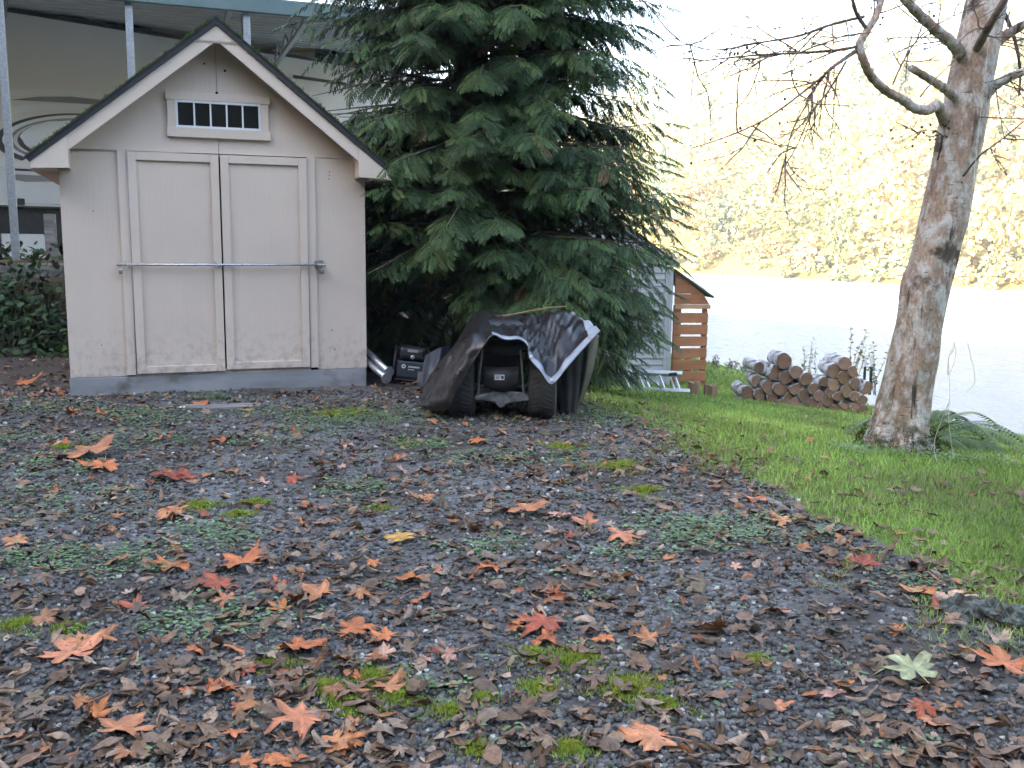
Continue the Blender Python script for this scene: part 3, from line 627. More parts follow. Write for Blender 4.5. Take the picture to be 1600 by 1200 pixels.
def arcpanel(x0, x1, zt, zb, y, n=12, dip=.04, th=.02):
    g = G(); V = []
    for k in range(n + 1):
        t = k / n; x = lerp(x0, x1, t); zz = zb - dip * math.sin(t * math.pi); yy = y - .03 * math.sin(t * math.pi)
        V += [(x, yy, zt), (x, yy - .02, lerp(zt, zz, .6)), (x, yy + .01, zz), (x, yy + th, zz), (x, yy + th, zt)]
    F_ = [(k * 5 + j, k * 5 + (j + 1) % 5, k * 5 + 5 + (j + 1) % 5, k * 5 + 5 + j) for k in range(n) for j in range(5)]
    return g.add(V, F_ + [(0, 1, 2, 3, 4)[::-1], tuple(n * 5 + j for j in range(5))])
fd = arcpanel(-.13, .20, .60, .52, .03).build('fender', M_black, TR, smooth=True)
G().box(-.15, .22, .08, .62, .50, .56).build('fender_deck', M_black, TR, bevel=.02)
pl = arcpanel(-.125, .125, .40, .255, .02, dip=.035).build('rear_plate', M_black, TR, smooth=True)
st = G().box(-.035, .035, -.008, -.006, .315, .352).build('sticker', M_white, pl, loc=(-.01, -.036, 0))
for i, (a, b, z0, z1) in enumerate(((-.03, .008, .342, .347), (-.03, .008, .333, .338), (-.03, .0, .324, .329), (.012, .03, .322, .346))): G().box(a, b, -.0095, -.0085, z0, z1).build('print', M_black, st)
tx_ = G().prism([(-.19, .185), (-.10, .205), (-.03, .235), (.0, .24), (.03, .23), (.14, .215), (.21, .195), (.21, .155), (.10, .14), (.04, .13), (.015, .10), (-.015, .10), (-.045, .14), (-.12, .15), (-.19, .155)], .03, .20).build('transaxle', M_cast, TR, bevel=.01)
G().tube([(-.28, .235, .229), (.28, .235, .229)], .022, 10).build('axle', M_cast, TR)
for sx in (-1, 1):
    G().tube([(sx * .135, .01, .55), (sx * .15, .0, .40), (sx * .165, .02, .2)], .008, 6).build('frame_rod', M_cast, TR)
G().box(-.17, .17, .20, 1.2, .24, .50).build('frame', M_black, TR, bevel=.02)
G().lathe([(.02, 0), (.13, .01), (.17, .05), (.17, .12), (.12, .15), (.02, .155)], (0, .40, .56), (0, 0, 1), 18).build('seat', M_black, TR, smooth=True)
G().box(-.22, .22, 1.0, 1.62, .30, .66).build('hood', M_black, TR, bevel=.05)
G().tube([(0, .95, .5), (0, .90, .64)], .02, 8).build('steering_column', M_black, TR)
for x0 in (-.30, .30): G().lathe([(.07, -.07), (.15, -.075), (.185, -.05), (.19, 0), (.185, .05), (.15, .075), (.07, .07)], (x0, 1.42, .185), (1, 0, 0), 22).build('front_wheel', M_rubber, TR, smooth=True)
hk = G().tube([(-.16, -.005, .50), (-.16, -.03, .49), (-.155, -.005, .475)], .004, 6).build('hook', M_cast, TR)

# tarpaulin: control net of pixel-measured points at their own depths
A_ = [(664, 640, 6.98), (698, 640, 6.74), (713, 610, 6.70), (738, 568, 6.70), (756, 540, 6.70), (770, 524, 6.70), (789, 531, 6.69), (812, 531, 6.68), (824, 541, 6.66), (827, 560, 6.63), (844, 580, 6.60), (862, 601, 6.58), (886, 575, 6.62), (911, 546, 6.72), (938, 517, 6.86)]
C_ = [(660, 618, 7.55), (667, 598, 7.5), (682, 574, 7.5), (704, 546, 7.5), (727, 513, 7.7), (746, 489, 7.85), (772, 488, 7.85), (796, 497, 7.6), (815, 497, 7.45), (833, 494, 7.4), (848, 491, 7.35), (864, 488, 7.3), (880, 486, 7.3), (897, 491, 7.3), (917, 503, 7.2)]
A3 = np.array([at(*p) for p in A_]); C3 = np.array([at(*p) for p in C_])
rows = [A3]
bul = [-.01, -.02, -.02, -.01, 0, .02, .03, .03, .015, -.01, .0, .03, .035, .02, 0]
for t in (.33, .67):
    Rr = lerp(A3, C3, t); Rr[:, 2] += np.array(bul) * 1.3 * math.sin(t * math.pi); Rr[9] += (.0, -.03, .02 * (1 - t)); Rr[0:5, 1] -= .26 * math.sin(t * math.pi); Rr[0:5, 2] += .045 * math.sin(t * math.pi); rows.append(Rr)
rows.append(C3)
D3 = C3 + np.array([0, .35, 0]); D3[:, 2] = C3[:, 2] - .10; D3[:5, 0] -= .0; rows.append(D3)
E3 = D3 + np.array([0, .5, 0]); E3[:, 2] = np.maximum(D3[:, 2] - .35, .05); rows.append(E3)
net = np.array(rows)                                     # (6, 15, 3)
def cr(P, t):
    n = len(P) - 1; t = np.clip(t, 0, n - 1e-6); i = np.floor(t).astype(int); f = (t - i)[:, None]
    p = [P[np.clip(i + k, 0, n)] for k in (-1, 0, 1, 2)]; sh = (len(t),) + (1,) * (P.ndim - 1); f = f.reshape(sh)
    return .5 * (2 * p[1] + (p[2] - p[0]) * f + (2 * p[0] - 5 * p[1] + 4 * p[2] - p[3]) * f * f + (3 * p[1] - p[0] - 3 * p[2] + p[3]) * f ** 3)
def surf(us, vs_):
    B_ = cr(net, np.asarray(vs_, float)); B_ = np.swapaxes(B_, 0, 1); return np.swapaxes(cr(B_, np.asarray(us, float)), 0, 1)   # (v,u,3)
us = np.linspace(0, 14, 113); vs_ = np.linspace(0, 5, 61); SF = surf(us, vs_)
UU, VV = np.meshgrid(us, vs_)
wr = .0035 * np.sin(UU * 4.7 - VV * 7 + 1.3 * np.sin(UU * 2)) * (UU > 4) + .0015 * np.sin(UU * 8.3 + VV * 6.1 + np.sin(VV * 4)) + .006 * np.sin(UU * 3.1 + VV * 2.0 + np.sin(VV * 3)) * (.4 + .6 * (UU > 7)) + .010 * np.sin((UU - 9.2) * 2.6 + VV * 1.1) * np.exp(-((UU - 10.5) / 2.2) ** 2) + .008 * np.sin(UU * 1.7 - VV * 4.5) + .004 * np.sin(UU * 6.1 + VV * 5.3 + 2) + .003 * np.sin(UU * 11 - VV * 9)
env = np.minimum(1, VV / .9) * .95 + .05
du = np.gradient(SF, axis=1); dv = np.gradient(SF, axis=0); NN = np.cross(du, dv); NN /= np.linalg.norm(NN, axis=2, keepdims=True) + 1e-9
if NN[10, 60, 2] < 0: NN = -NN
SF = SF + NN * (wr * env)[:, :, None]
def gridfaces(nv, nu): 
    i = np.arange((nv - 1) * nu).reshape(nv - 1, nu)[:, :-1].ravel(); return np.stack([i, i + 1, i + nu + 1, i + nu], 1)
tb = np.array([0., 7.2, tz]); tarp = thing('tarpaulin', 'brown-black tarpaulin with a pale hem draped over the riding mower', 'tarpaulin', tuple(tb))
sh = link('sheet', bigmesh('sheet', SF.reshape(-1, 3) - tb, gridfaces(61, 113), smooth=True), M_tarp, tarp); md = sh.modifiers.new('t', 'SOLIDIFY'); md.thickness = .003; md.offset = -1
def hem_strip(idx_u, idx_v, name):
    sub = SF[np.ix_(idx_v, idx_u)] + NN[np.ix_(idx_v, idx_u)] * .004
    o = link(name, bigmesh(name, sub.reshape(-1, 3) - tb, gridfaces(len(idx_v), len(idx_u)), smooth=True), M_tarp_h, tarp); md = o.modifiers.new('t', 'SOLIDIFY'); md.thickness = .002; md.offset = 1
# front hem: constant 5 cm width measured along v
def hem_front(u0, u1, wd, name):
    cols = np.nonzero((us >= u0) & (us <= u1))[0]; V = []
    for c in cols:
        l = np.concatenate([[0], np.cumsum(np.linalg.norm(np.diff(SF[:25, c], axis=0), axis=1))])
        for d in np.linspace(0, wd, 4): V.append([np.interp(d, l, SF[:25, c, k] + NN[:25, c, k] * .004) for k in range(3)])
    o = link(name, bigmesh(name, np.array(V) - tb, gridfaces(len(cols), 4), smooth=True), M_tarp_h, tarp); md = o.modifiers.new('t', 'SOLIDIFY'); md.thickness = .002; md.offset = 0
hem_front(4.9, 11.02, .075, 'hem'); hem_front(10.98, 14, .085, 'hem')
hem_strip(np.arange(107, 113), np.arange(0, 37), 'hem')
for ui, dv_ in ((9.1, .025), (11.0, .035)):
    c = int(round(ui * 8)); p = SF[1, c] + NN[1, c] * .008 - tb
    gr = G().lathe([(.006, 0), (.013, 0), (.014, .003), (.007, .004)], p + np.array([0, -.004, dv_ * .4]), (0, -1, .25), 14).build('grommet', M_galv, tarp); 
# loose side of the sheet hanging at the far wheel
sp_ = [[(866, 548, 7.3), (890, 530, 7.28), (914, 512, 7.28), (930, 521, 7.35), (936, 524, 7.9)], [(870, 600, 7.3), (888, 596, 7.28), (906, 590, 7.3), (918, 585, 7.4), (926, 580, 8.0)], [(872, 648, 7.3), (884, 650, 7.28), (895, 648, 7.32), (903, 637, 7.5), (912, 620, 8.1)]]
SN = np.array([[at(*p) for p in rw] for rw in sp_]); B_ = cr(SN, np.linspace(0, 2, 25)); B_ = np.swapaxes(cr(np.swapaxes(B_, 0, 1), np.linspace(0, 4, 41)), 0, 1)
gv, gu = np.meshgrid(np.linspace(0, 1, 25), np.linspace(0, 4, 41), indexing='ij'); B_[:, :, 1] += .010 * np.sin(gu * 3.3 + gv * 3) * (.3 + gv) + .005 * np.sin(gu * 7.7 - gv * 5)
o = link('side_drape', bigmesh('side_drape', B_.reshape(-1, 3) - tb, gridfaces(25, 41), smooth=True), M_black, tarp); md = o.modifiers.new('t', 'SOLIDIFY'); md.thickness = .003
# fallen branch with a few leaves lying on the sheet
pts = [at(752, 500, 7.62), at(775, 497, 7.52), at(800, 494, 7.38), at(830, 488, 7.28), at(858, 483, 7.2), at(884, 481, 7.1)]
pts = [p + np.array([0, -.03, .012]) for p in pts]; b0 = pts[0]
fb = thing('fallen_branch', 'thin fallen branch lying across the top of the tarpaulin', 'branch', tuple(b0))
g = G().tube([p - b0 for p in pts], [.011, .011, .010, .009, .008, .006], 6); g.build('stem', mat('dead_branch', (.16, .12, .07), (.24, .19, .11), 30, .9), fb)
for k, t in enumerate((1.9, 2.6, 3.4, 4.4)):
    i = int(t); p = lerp(pts[i], pts[i + 1], t - i) - b0; G().tube([p, p + np.array([.004, 0, .022]), p + np.array([.008, -.002, .03])], .003, 5).build('twig', M_twig, fb)

# ------------------------------------------------------------------ generator, steel legs, panel beside the mower
gp_ = at_z(640, 601, float(H(-.93, 8.6)) ); gen = thing('generator', 'small black engine generator tucked under the cedar beside the shed', 'generator', tuple(gp_), rad(12)); gen.rotation_euler = (rad(-3), rad(7), rad(12))
G().box(-.135, .135, 0, .30, .055, .215).build('control_panel', mat('dark_blue_plastic', (.03, .034, .045), (.045, .05, .06), 6, .4), gen, bevel=.015)
G().box(-.13, .13, .02, .32, .22, .35).build('fuel_tank', M_black, gen, bevel=.04)
lb = G().box(-.05, .05, .016, .019, .30, .325).build('tank_label', mat('pale_label', (.30, .31, .33), (.36, .37, .38), 20, .5), gen)
G().lathe([(.018, 0), (.02, .012), (.012, .016)], (.0, .019, .255), (0, -1, 0), 14).build('fuel_tap', M_galv, gen)
em = G().lathe([(.020, 0), (.020, .002)], (-.075, -.001, .165), (0, -1, 0), 18).build('emblem', M_white, gen)
G().lathe([(.009, 0), (.008, .002)], (-.075, -.0032, .165), (0, -1, 0), 8).build('emblem_centre', M_black, em)
for k, (a, b) in enumerate(((-.03, -.018), (-.014, -.004), (0, .012), (.016, .026), (.03, .042), (.046, .056), (.06, .072))): G().box(a, b, -.0025, -.0005, .158, .172).build('print', M_white, gen)
for k, (a, b) in enumerate(((-.03, -.02), (-.016, -.008), (.0, .012), (.016, .024))): G().box(a, b, -.0025, -.0005, .135, .144).build('print', M_white, gen)
for sx in (-1, 1):
    G().tube([(sx * .16, -.01, .02), (sx * .165, -.01, .20), (sx * .155, .02, .31), (sx * .15, .15, .33), (sx * .16, .30, .3), (sx * .16, .32, .02)], .013, 8).build('frame_tube', M_black, gen, smooth=True)
G().lathe([(.02, -.02), (.06, -.022), (.075, 0), (.06, .022), (.02, .02)], (-.185, .06, .075), (1, 0, 0), 18).build('wheel', M_galv, gen, smooth=True)
G().box(-.15, .15, -.005, .31, .03, .05).build('base_rail', M_black, gen, bevel=.008)
G().box(.06, .12, -.03, -.006, -.03, .13).build('grey_flap', mat('grey_card', (.14, .15, .155), (.18, .185, .19), 8, .7), gen, bevel=.004)
for k, (p0, p1) in enumerate((((560, 536, 9.0), (607, 581, 8.35)), ((560, 552, 8.9), (603, 591, 8.25)))):
    a, b = at(*p0), at(*p1); t = thing('steel_pipe', ('upper', 'lower')[k] + ' of two galvanised pipes leaning out from behind the shed', 'pipe', tuple(b), group='steel pipes by the shed')
    d = (a - b); G().tube([d * 0, d * .5, d], .028, 14).build('tube', M_galv, t, smooth=True)
    dd = d / np.linalg.norm(d); G().lathe([(.010, 0), (.046, .0), (.048, .006), (.03, .010)], -dd * .012, dd, 14).build('end_plate', M_galv, t)
a = at(672, 604, 8.0); pn = thing('blue_tarp_bundle', 'folded blue-grey sheet wedged between the generator and the tarpaulin', 'sheet', tuple(a))
B2 = np.array([[at(*p) - a for p in rw] for rw in [[(664, 557, 8.05), (675, 550, 8.0), (690, 543, 8.0), (702, 540, 8.3)], [(660, 580, 7.9), (672, 578, 7.85), (686, 570, 7.85), (700, 565, 8.2)], [(658, 604, 7.85), (668, 607, 7.8), (684, 607, 7.8), (700, 604, 8.1)]]])
B_ = cr(B2, np.linspace(0, 2, 17)); B_ = np.swapaxes(cr(np.swapaxes(B_, 0, 1), np.linspace(0, 3, 25)), 0, 1); B_[:, :, 1] += .012 * np.sin(np.linspace(0, 16, 25))[None] 
o = link('sheet', bigmesh('sheet', B_.reshape(-1, 3), gridfaces(17, 25), smooth=True), mat('blue_grey_sheet', (.025, .03, .042), (.05, .058, .075), 5, .5), pn); md = o.modifiers.new('t', 'SOLIDIFY'); md.thickness = .004

# ------------------------------------------------------------------ grey resin shed and slatted wood store
gy = 14.6; GQ = rad(6)
g0 = at(1046, 602, gy); gz = g0[2]
gs = thing('resin_shed', 'grey lap-sided shed half hidden behind the cedar near the river', 'shed', (g0[0], gy, gz), GQ)
EH = at(1046, 414, gy)[2] - gz; gw = 2.1; slope_ = .70
bh = .10; k = 0; z = .02
while z < EH + slope_ * gw / 2 - .05:
    x1 = -.12; x0 = -gw + .12
    if z > EH: ins = (z + bh - EH) / slope_; x1 = -.0 - ins; x0 = -gw + ins
    if x1 - x0 < .1: break
    G().add([(x0, -.006, z), (x1, -.006, z), (x1, .012, z + bh - .004), (x0, .012, z + bh - .004), (x0, .03, z), (x1, .03, z), (x1, .03, z + bh - .004), (x0, .03, z + bh - .004)], [(0, 1, 2, 3), (7, 6, 5, 4), (0, 4, 5, 1), (2, 6, 7, 3), (1, 5, 6, 2), (0, 3, 7, 4)]).build('siding_board', M_resin, gs); z += bh
for x0, x1 in ((-.119, -.062), (-.06, 0.), (-gw, -gw + .119)): G().box(x0, x1, -.016, .03, 0, EH + .0 - (0.02 if x0 > -1 else .02)).build('corner_trim', M_resin, gs, bevel=.004)
G().box(-.03, 0, .031, 2.0, 0, EH - .03).build('side_wall', M_resin, gs); G().box(-gw, -gw + .03, .031, 2.0, 0, EH - .03).build('side_wall', M_resin, gs)
M_gr = mat('mossy_grey_roof', (.07, .07, .065), (.13, .13, .12), 8, .8, dirt=(.05, .065, .02), dscale=6, dlo=.45, dhi=.6)
for sg in (0, 1):
    xr, xe = -gw / 2, (.07 if sg else -gw - .07); zr = EH + slope_ * gw / 2 + .02; ze = EH - .02
    G().prism([(xr, zr), (xe, ze), (xe, ze + .045), (xr, zr + .045)], -.10, 2.1).build('roof', M_gr, gs)
    G().prism([(xr, zr - .001), (xe - (.02 if sg else -.02), ze + .014 - .001), (xe - (.02 if sg else -.02), ze - .04), (xr, zr - .05)], -.09, -.06).build('barge_board', M_resin, gs)
# wood store
def lw(px, py): p = at(px, py, gy + .12); return p
ws0 = at(1049, 600, gy + .1); wz = gz
wsx1 = at(1103, 592, gy + .1)[0] - ws0[0]
wst = thing('wood_store', 'lean-to wood store of orange cedar slats beside the grey shed', 'wood store', (ws0[0], gy + .1, wz), GQ)
zt0 = at(1050, 425, gy + .1)[2] - wz; zt1 = at(1108, 466, gy + .1)[2] - wz; zb_ = at(1075, 479, gy + .1)[2] - wz
wid = wsx1
for i in range(6):
    pz0 = at(1075, 489 + 18.4 * i, gy + .1)[2] - wz; pz1 = at(1075, 504.5 + 18.2 * i, gy + .1)[2] - wz
    G().box(.0, wid + .004, -.02, .002, pz1, pz0).build('slat', M_cedarw, wst, bevel=.003)
G().box(.0, wid + .03, -.045, -.021, zb_ - .035, zb_ + .03).build('beam', mat('pale_cedar_beam', (.42, .24, .13), (.52, .31, .18), 5, .7, stretch=(.1, 1, 1)), wst, bevel=.003)
nb = 3; x0s = 0.0
for i in range(nb):
    za = lerp(zb_ + .031, zt0, i / nb); zc = lerp(zb_ + .031, zt0, (i + 1) / nb) - .004
    def xr(z_): return min(wid + .02, wid * (zt0 - z_) / max(zt0 - zt1, 1e-3))
    G().prism([(0, za), (xr(za), za), (max(xr(zc), .01), zc), (0, zc)], -.02, .002).build('gable_board', M_cedarw, wst, bevel=.002)
G().box(wid - .075, wid, .003, .06, -.02, zb_ + .02).build('post', M_cedarw, wst); G().box(wid - .075, wid, 1.45, 1.52, -.1, zb_).build('post', M_cedarw, wst); G().box(0, .05, .003, .05, 0, zb_ + .02).build('post', M_cedarw, wst)
G().prism([(-.02, zt0 + .02), (wid + .07, zt1 - .0), (wid + .07, zt1 + .03), (-.02, zt0 + .05)], -.07, 1.6).build('roof', M_gr, wst)
G().box(.35, wid - .08, .5, .54, 0, .35).build('back_board', M_cedarw, wst)

# ------------------------------------------------------------------ ladder on its edge
ld0 = at(985, 613, 12.3); lad = thing('ladder', 'aluminium ladder lying in the grass in front of the grey shed', 'ladder', tuple(ld0))
def lp(px, py, y): return at(px, py, y) - ld0
for (p0, p1) in (((960, 610, 12.30), (1078, 615, 12.05)), ((958, 583, 12.62), (1066, 587, 12.42))):
    a, b = lp(*p0), lp(*p1); 
    for s, w_ in ((0, .018),):
        G().tube([a + (0, 0, .02), b + (0, 0, .02)], .04, 4, ell=.5).build('rail', M_alu, lad)
for (p0, p1) in (((958, 590, 12.66), (1064, 583, 12.46)),):
    G().tube([lp(*p0), lp(*p1)], .018, 6).build('rail', M_alu, lad)
for i in range(4):
    t = i / 3; a = lp(982 + 72 * t, 586, 12.55 - .06 * t); b = lp(994 + 69 * t, 613, 12.22 - .08 * t)
    g = G(); g.tube([a, b], .032, 6, ell=.5); g.build('rung', M_alu, lad)
    g = G(); g.tube([a + (-.05, 0.05, -.02), b + (-.06, .06, .02)], .012, 6); g.build('rung', M_alu, lad)
lg = G().tube([lp(1045, 585, 12.45), lp(1058, 584, 12.43)], .022, 10).build('rail_cap', M_black, lad)

# ------------------------------------------------------------------ logs
def log_mesh(L, R_, sx=1., seed=0, n=18, cut=None):
    r = np.random.default_rng(seed); ph = r.uniform(0, 6.28, 3); rr = lambda a, y: R_ * (1 + .05 * math.sin(2 * a + ph[0]) + .03 * math.sin(3 * a + ph[1] + y * 4) + .02 * math.sin(5 * a + ph[2] + y * 9))
    if cut is not None: r1 = rr; rr = lambda a, y: min(r1(a, y), .38 * R_ / max(math.cos(a - cut), 1e-3)) if math.cos(a - cut) > 0 else r1(a, y)
    g = G(); ys = np.linspace(0, L, 6); V = [(rr(2 * math.pi * k / n, y) * math.cos(2 * math.pi * k / n) * sx, y, rr(2 * math.pi * k / n, y) * math.sin(2 * math.pi * k / n)) for y in ys for k in range(n)]
    g.add(V, [(i * n + k, i * n + (k + 1) % n, (i + 1) * n + (k + 1) % n, (i + 1) * n + k) for i in range(5) for k in range(n)])
    e = G().add([(x * .985, y0, z * .985) for y0 in (-.002,) for (x, _, z) in V[:n]] + [(0, -.004, 0)], [(k, (k + 1) % n, n) for k in range(n)])
    e2 = G().add([(x * .985, L + .002, z * .985) for (x, _, z) in V[-n:]] + [(0, L + .004, 0)], [(k, n, (k + 1) % n) for k in range(n)])
    return g, e, e2
LOGS = [(637, 243, 60, 68), (540, 340, 62, 66), (742, 340, 50, 65), (655, 385, 52, 70), (828, 398, 48, 65), (400, 420, 55, 55), (320, 515, 58, 55), (497, 468, 50, 60), (603, 485, 45, 60), (740, 470, 60, 65), (810, 538, 45, 58), (425, 530, 48, 50), (535, 562, 52, 48), (655, 565, 52, 52),
        (733, 598, 42, 50), (330, 590, 58, 45), (440, 608, 42, 40), (590, 622, 42, 38), (825, 630, 46, 40), (885, 600, 42, 48), (890, 485, 45, 60), (978, 440, 47, 57), (1065, 450, 55, 65), (1070, 330, 55, 65), (1160, 265, 55, 67), (1245, 332, 55, 55), (1152, 388, 55, 52), (1190, 500, 50, 60),
        (1248, 440, 45, 55), (1340, 475, 52, 60), (945, 545, 48, 48), (1015, 590, 45, 46), (1103, 550, 42, 44), (1155, 622, 38, 42), (1250, 640, 36, 36), (1248, 550, 36, 50), (1310, 580, 42, 42), (970, 645, 62, 45), (1075, 655, 34, 42), (1190, 682, 36, 32), (420, 300, 50, 45), (690, 625, 40, 36), (1040, 520, 40, 40), (1320, 660, 40, 40)]
info = []
for i, (zx, zy, rx, rz_) in enumerate(LOGS):
    px, py = 1110 + zx / 5.517, 520 + zy / 5.517; t = (px - 1130) / 230
    y = 12.75 - .55 * t - .0012 * (640 - py) * 0
    p = at(px, py, y); info.append((i, p, (rx + rz_) / 2 / 5.517 / FPX * y * 1.04))
ground_z = [float(H(p[0], p[1])) for _, p, _ in info]
lay = [int(max(0, (p[2] - gz_ - .05)) / .105) for (_, p, R_), gz_ in zip(info, ground_z)]
order = {}
for L_ in set(lay):
    ids = sorted([i for i in range(len(info)) if lay[i] == L_], key=lambda i: info[i][1][0])
    for k, i in enumerate(ids): order[i] = (k, len(ids))
ORD = ['first', 'second', 'third', 'fourth', 'fifth', 'sixth', 'seventh', 'eighth', 'ninth', 'tenth', 'eleventh', 'twelfth', 'thirteenth', 'fourteenth', 'fifteenth', 'sixteenth', 'seventeenth', 'eighteenth', 'nineteenth', 'twentieth', 'last']
LAYN = ['bottom', 'second', 'third', 'fourth', 'fifth', 'sixth', 'seventh', 'top', 'top', 'top']
rr_ = np.random.default_rng(5)
for i, p, R_ in info:
    L_ = rr_.uniform(.42, .52); g, e, e2 = log_mesh(L_, R_ * rr_.uniform(.92, 1.06), rr_.uniform(.86, 1.08), i, 24, (rr_.uniform(0, 6.28) if i % 4 == 1 else None))
    k, nlay = order[i]
    lab = 'sawn pale-barked log, %s from the stump end in the %s layer of the woodpile' % (ORD[k], LAYN[lay[i]])
    if i == 0: lab = 'fat pale-barked log lying on top of the hump nearer the stumps'
    if i == 24: lab = 'pale-barked log on top of the hump nearer the leaning tree'
    t = thing('firewood_log', lab, 'log', tuple(p), rad(2 + rr_.uniform(-5, 5)), 'sawn logs stacked as a woodpile'); t.rotation_euler = (rad(rr_.uniform(-2, 2)), rr_.uniform(0, 6.28) * 0, t.rotation_euler[2])
    g.build('bark', M_logbark, t, smooth=True); e2.build('sawn_end', M_logend, t); o = e.build('sawn_end', M_logend, t); b_ = rr_.uniform(.7, 1.25) if i not in (33, 34, 14, 22) else 1.5; o.color = (b_ * 1.0, b_ * rr_.uniform(.92, 1.02), b_ * rr_.uniform(.85, 1.0), 1)
M_split = mat('split_wood', (.20, .12, .065), (.38, .25, .14), 8, .85, stretch=(1, 1, .15), bmp=.5, bscale=30, bstretch=(1, 1, .1), dirt=(.07, .045, .03), dscale=5)
for k, (px, py, w_, h_, lab) in enumerate(((1084, 622, .17, .21, 'split wood stump beside the ladder end'), (1108, 622, .20, .17, 'squat pale stump between the split stump and the woodpile'))):
    p = at(px, py, 12.35); gz_ = p[2]; t = thing('stump', lab, 'stump', (p[0], p[1], gz_), rad(20 + 50 * k))
    n = 14; r_ = np.random.default_rng(70 + k); ra_ = w_ / 2 * (1 + r_.uniform(-.12, .12, n)); ra_[3:6] *= .7
    g = G(); V = [(ra_[j] * (1.05 if a == 0 else 1) * math.cos(2 * math.pi * j / n), ra_[j] * math.sin(2 * math.pi * j / n), z_ + .015 * r_.normal()) for a, z_ in enumerate((-.03, h_ * .5, h_)) for j in range(n)]
    g.add(V, [(a * n + j, a * n + (j + 1) % n, (a + 1) * n + (j + 1) % n, (a + 1) * n + j) for a in range(2) for j in range(n)]); g.build('split_side', M_split, t)
    e = G().add([(v[0] * .97, v[1] * .97, v[2] + .001) for v in V[2 * n:]] + [(0, 0, h_ + .004)], [(j, (j + 1) % n, n) for j in range(n)]); o = e.build('sawn_top', M_logend, t); o.color = (1.1, 1.05, 1, 1)

# ------------------------------------------------------------------ leaning pale-barked tree
BY = 6.6
prof = [(1398, 712, 58), (1399, 694, 50), (1404, 672, 44), (1412, 640, 41), (1424, 580, 38), (1435, 513, 34.5), (1445, 447, 36), (1455, 413, 35), (1463, 380, 35), (1471, 350, 35.5), (1489, 262, 33), (1506, 175, 33), (1524, 87, 31), (1543, 0, 29), (1562, -90, 27), (1580, -190, 24), (1595, -320, 20), (1600, -480, 15), (1600, -640, 9)]
c3 = np.array([at(px, py, BY) for px, py, _ in prof]); rd = np.array([w for *_, w in prof]) / FPX * BY
b0 = np.array([c3[1][0], BY, float(H(c3[1][0], BY))]); bt = thing('leaning_tree', 'pale mottled-bark tree leaning over the lawn, bare limbs', 'tree', tuple(b0))
tt = np.linspace(0, len(c3) - 1.001, 110); cc = cr(c3, tt); rr = np.interp(tt, np.arange(len(rd)), rd); na = 40; V = []
for i, (p, R_) in enumerate(zip(cc, rr)):
    h = p[2] - b0[2]
    for k in range(na):
        a = 2 * math.pi * k / na
        f = 1 + .035 * math.sin(3 * a + h * 1.5) + .03 * math.sin(5 * a - h * 2.3 + 1) + .018 * math.sin(9 * a + h * 5) + .014 * math.sin(14 * a - h * 11) + .02 * math.sin(h * 13 + 2 * math.sin(a * 2))
        fl = max(0, .32 - h) / .32; f += fl ** 2 * (.26 * math.sin(4 * a + .6) + .07)
        V.append(p - b0 + np.array([math.cos(a), math.sin(a), 0]) * R_ * f)
i = np.arange((110 - 1) * na).reshape(109, na); j = np.roll(i, -1, axis=1); T = np.stack([i, j, j + na, i + na], -1).reshape(-1, 4)
link('trunk', bigmesh('trunk', np.array(V), T, smooth=True), M_birch, bt)
def limb(pts, w0, w1, name='limb', m_=None, n=10, sub=7):
    P_ = np.array([at(*p) for p in pts]) - b0; t = np.linspace(0, len(P_) - 1.001, (len(P_) - 1) * sub + 1); C_ = cr(P_, t); ra = np.linspace(w0, w1, len(t)) / 2 / FPX * BY
    ra = ra * (1 + .08 * np.sin(np.arange(len(t)) * 2.1)); G().tube(C_, list(ra), n).build(name, m_ or M_birch, bt, smooth=True); return C_
curl = limb([(1478, 196, 6.6), (1470, 176, 6.45), (1463, 164, 6.35), (1450, 172, 6.28), (1429, 169, 6.2), (1409, 155, 6.15), (1385, 142, 6.1), (1362, 120, 6.05), (1350, 96, 6.0), (1343, 70, 6.0), (1355, 48, 6.0), (1370, 22, 6.05), (1378, -10, 6.1), (1382, -60, 6.2), (1370, -140, 6.3)], 16, 8)
lb_ = limb([(1500, 84, 6.55), (1490, 70, 6.4), (1455, 40, 6.3), (1417, 2, 6.2), (1380, -50, 6.1), (1340, -130, 6.0)], 20, 8)
limb([(1490, 150, 6.5), (1474, 137, 6.35), (1450, 122, 6.3), (1423, 106, 6.25)], 15, 10)
ld_ = limb([(1522, 84, 6.55), (1546, 40, 6.25), (1569, 0, 6.1), (1600, -70, 6.0), (1640, -170, 5.9)], 13, 6, m_=M_twig)
le_ = limb([(1545, 84, 6.65), (1562, 62, 6.65), (1600, 38, 6.6), (1660, 0, 6.55), (1730, -60, 6.5)], 19, 7)
lf_ = limb([(1540, 150, 6.6), (1560, 130, 6.55), (1600, 112, 6.5), (1670, 90, 6.4), (1740, 60, 6.4)], 17, 7)
limb([(1565, 10, 6.8), (1585, 60, 6.85), (1594, 110, 6.9), (1592, 150, 6.9)], 7, 3, m_=M_twig)
tw = np.random.default_rng(9)
def twig(pts, w0=3.5, w1=1.2): return limb(pts, w0, w1, 'branch', M_twig, 5, 5)
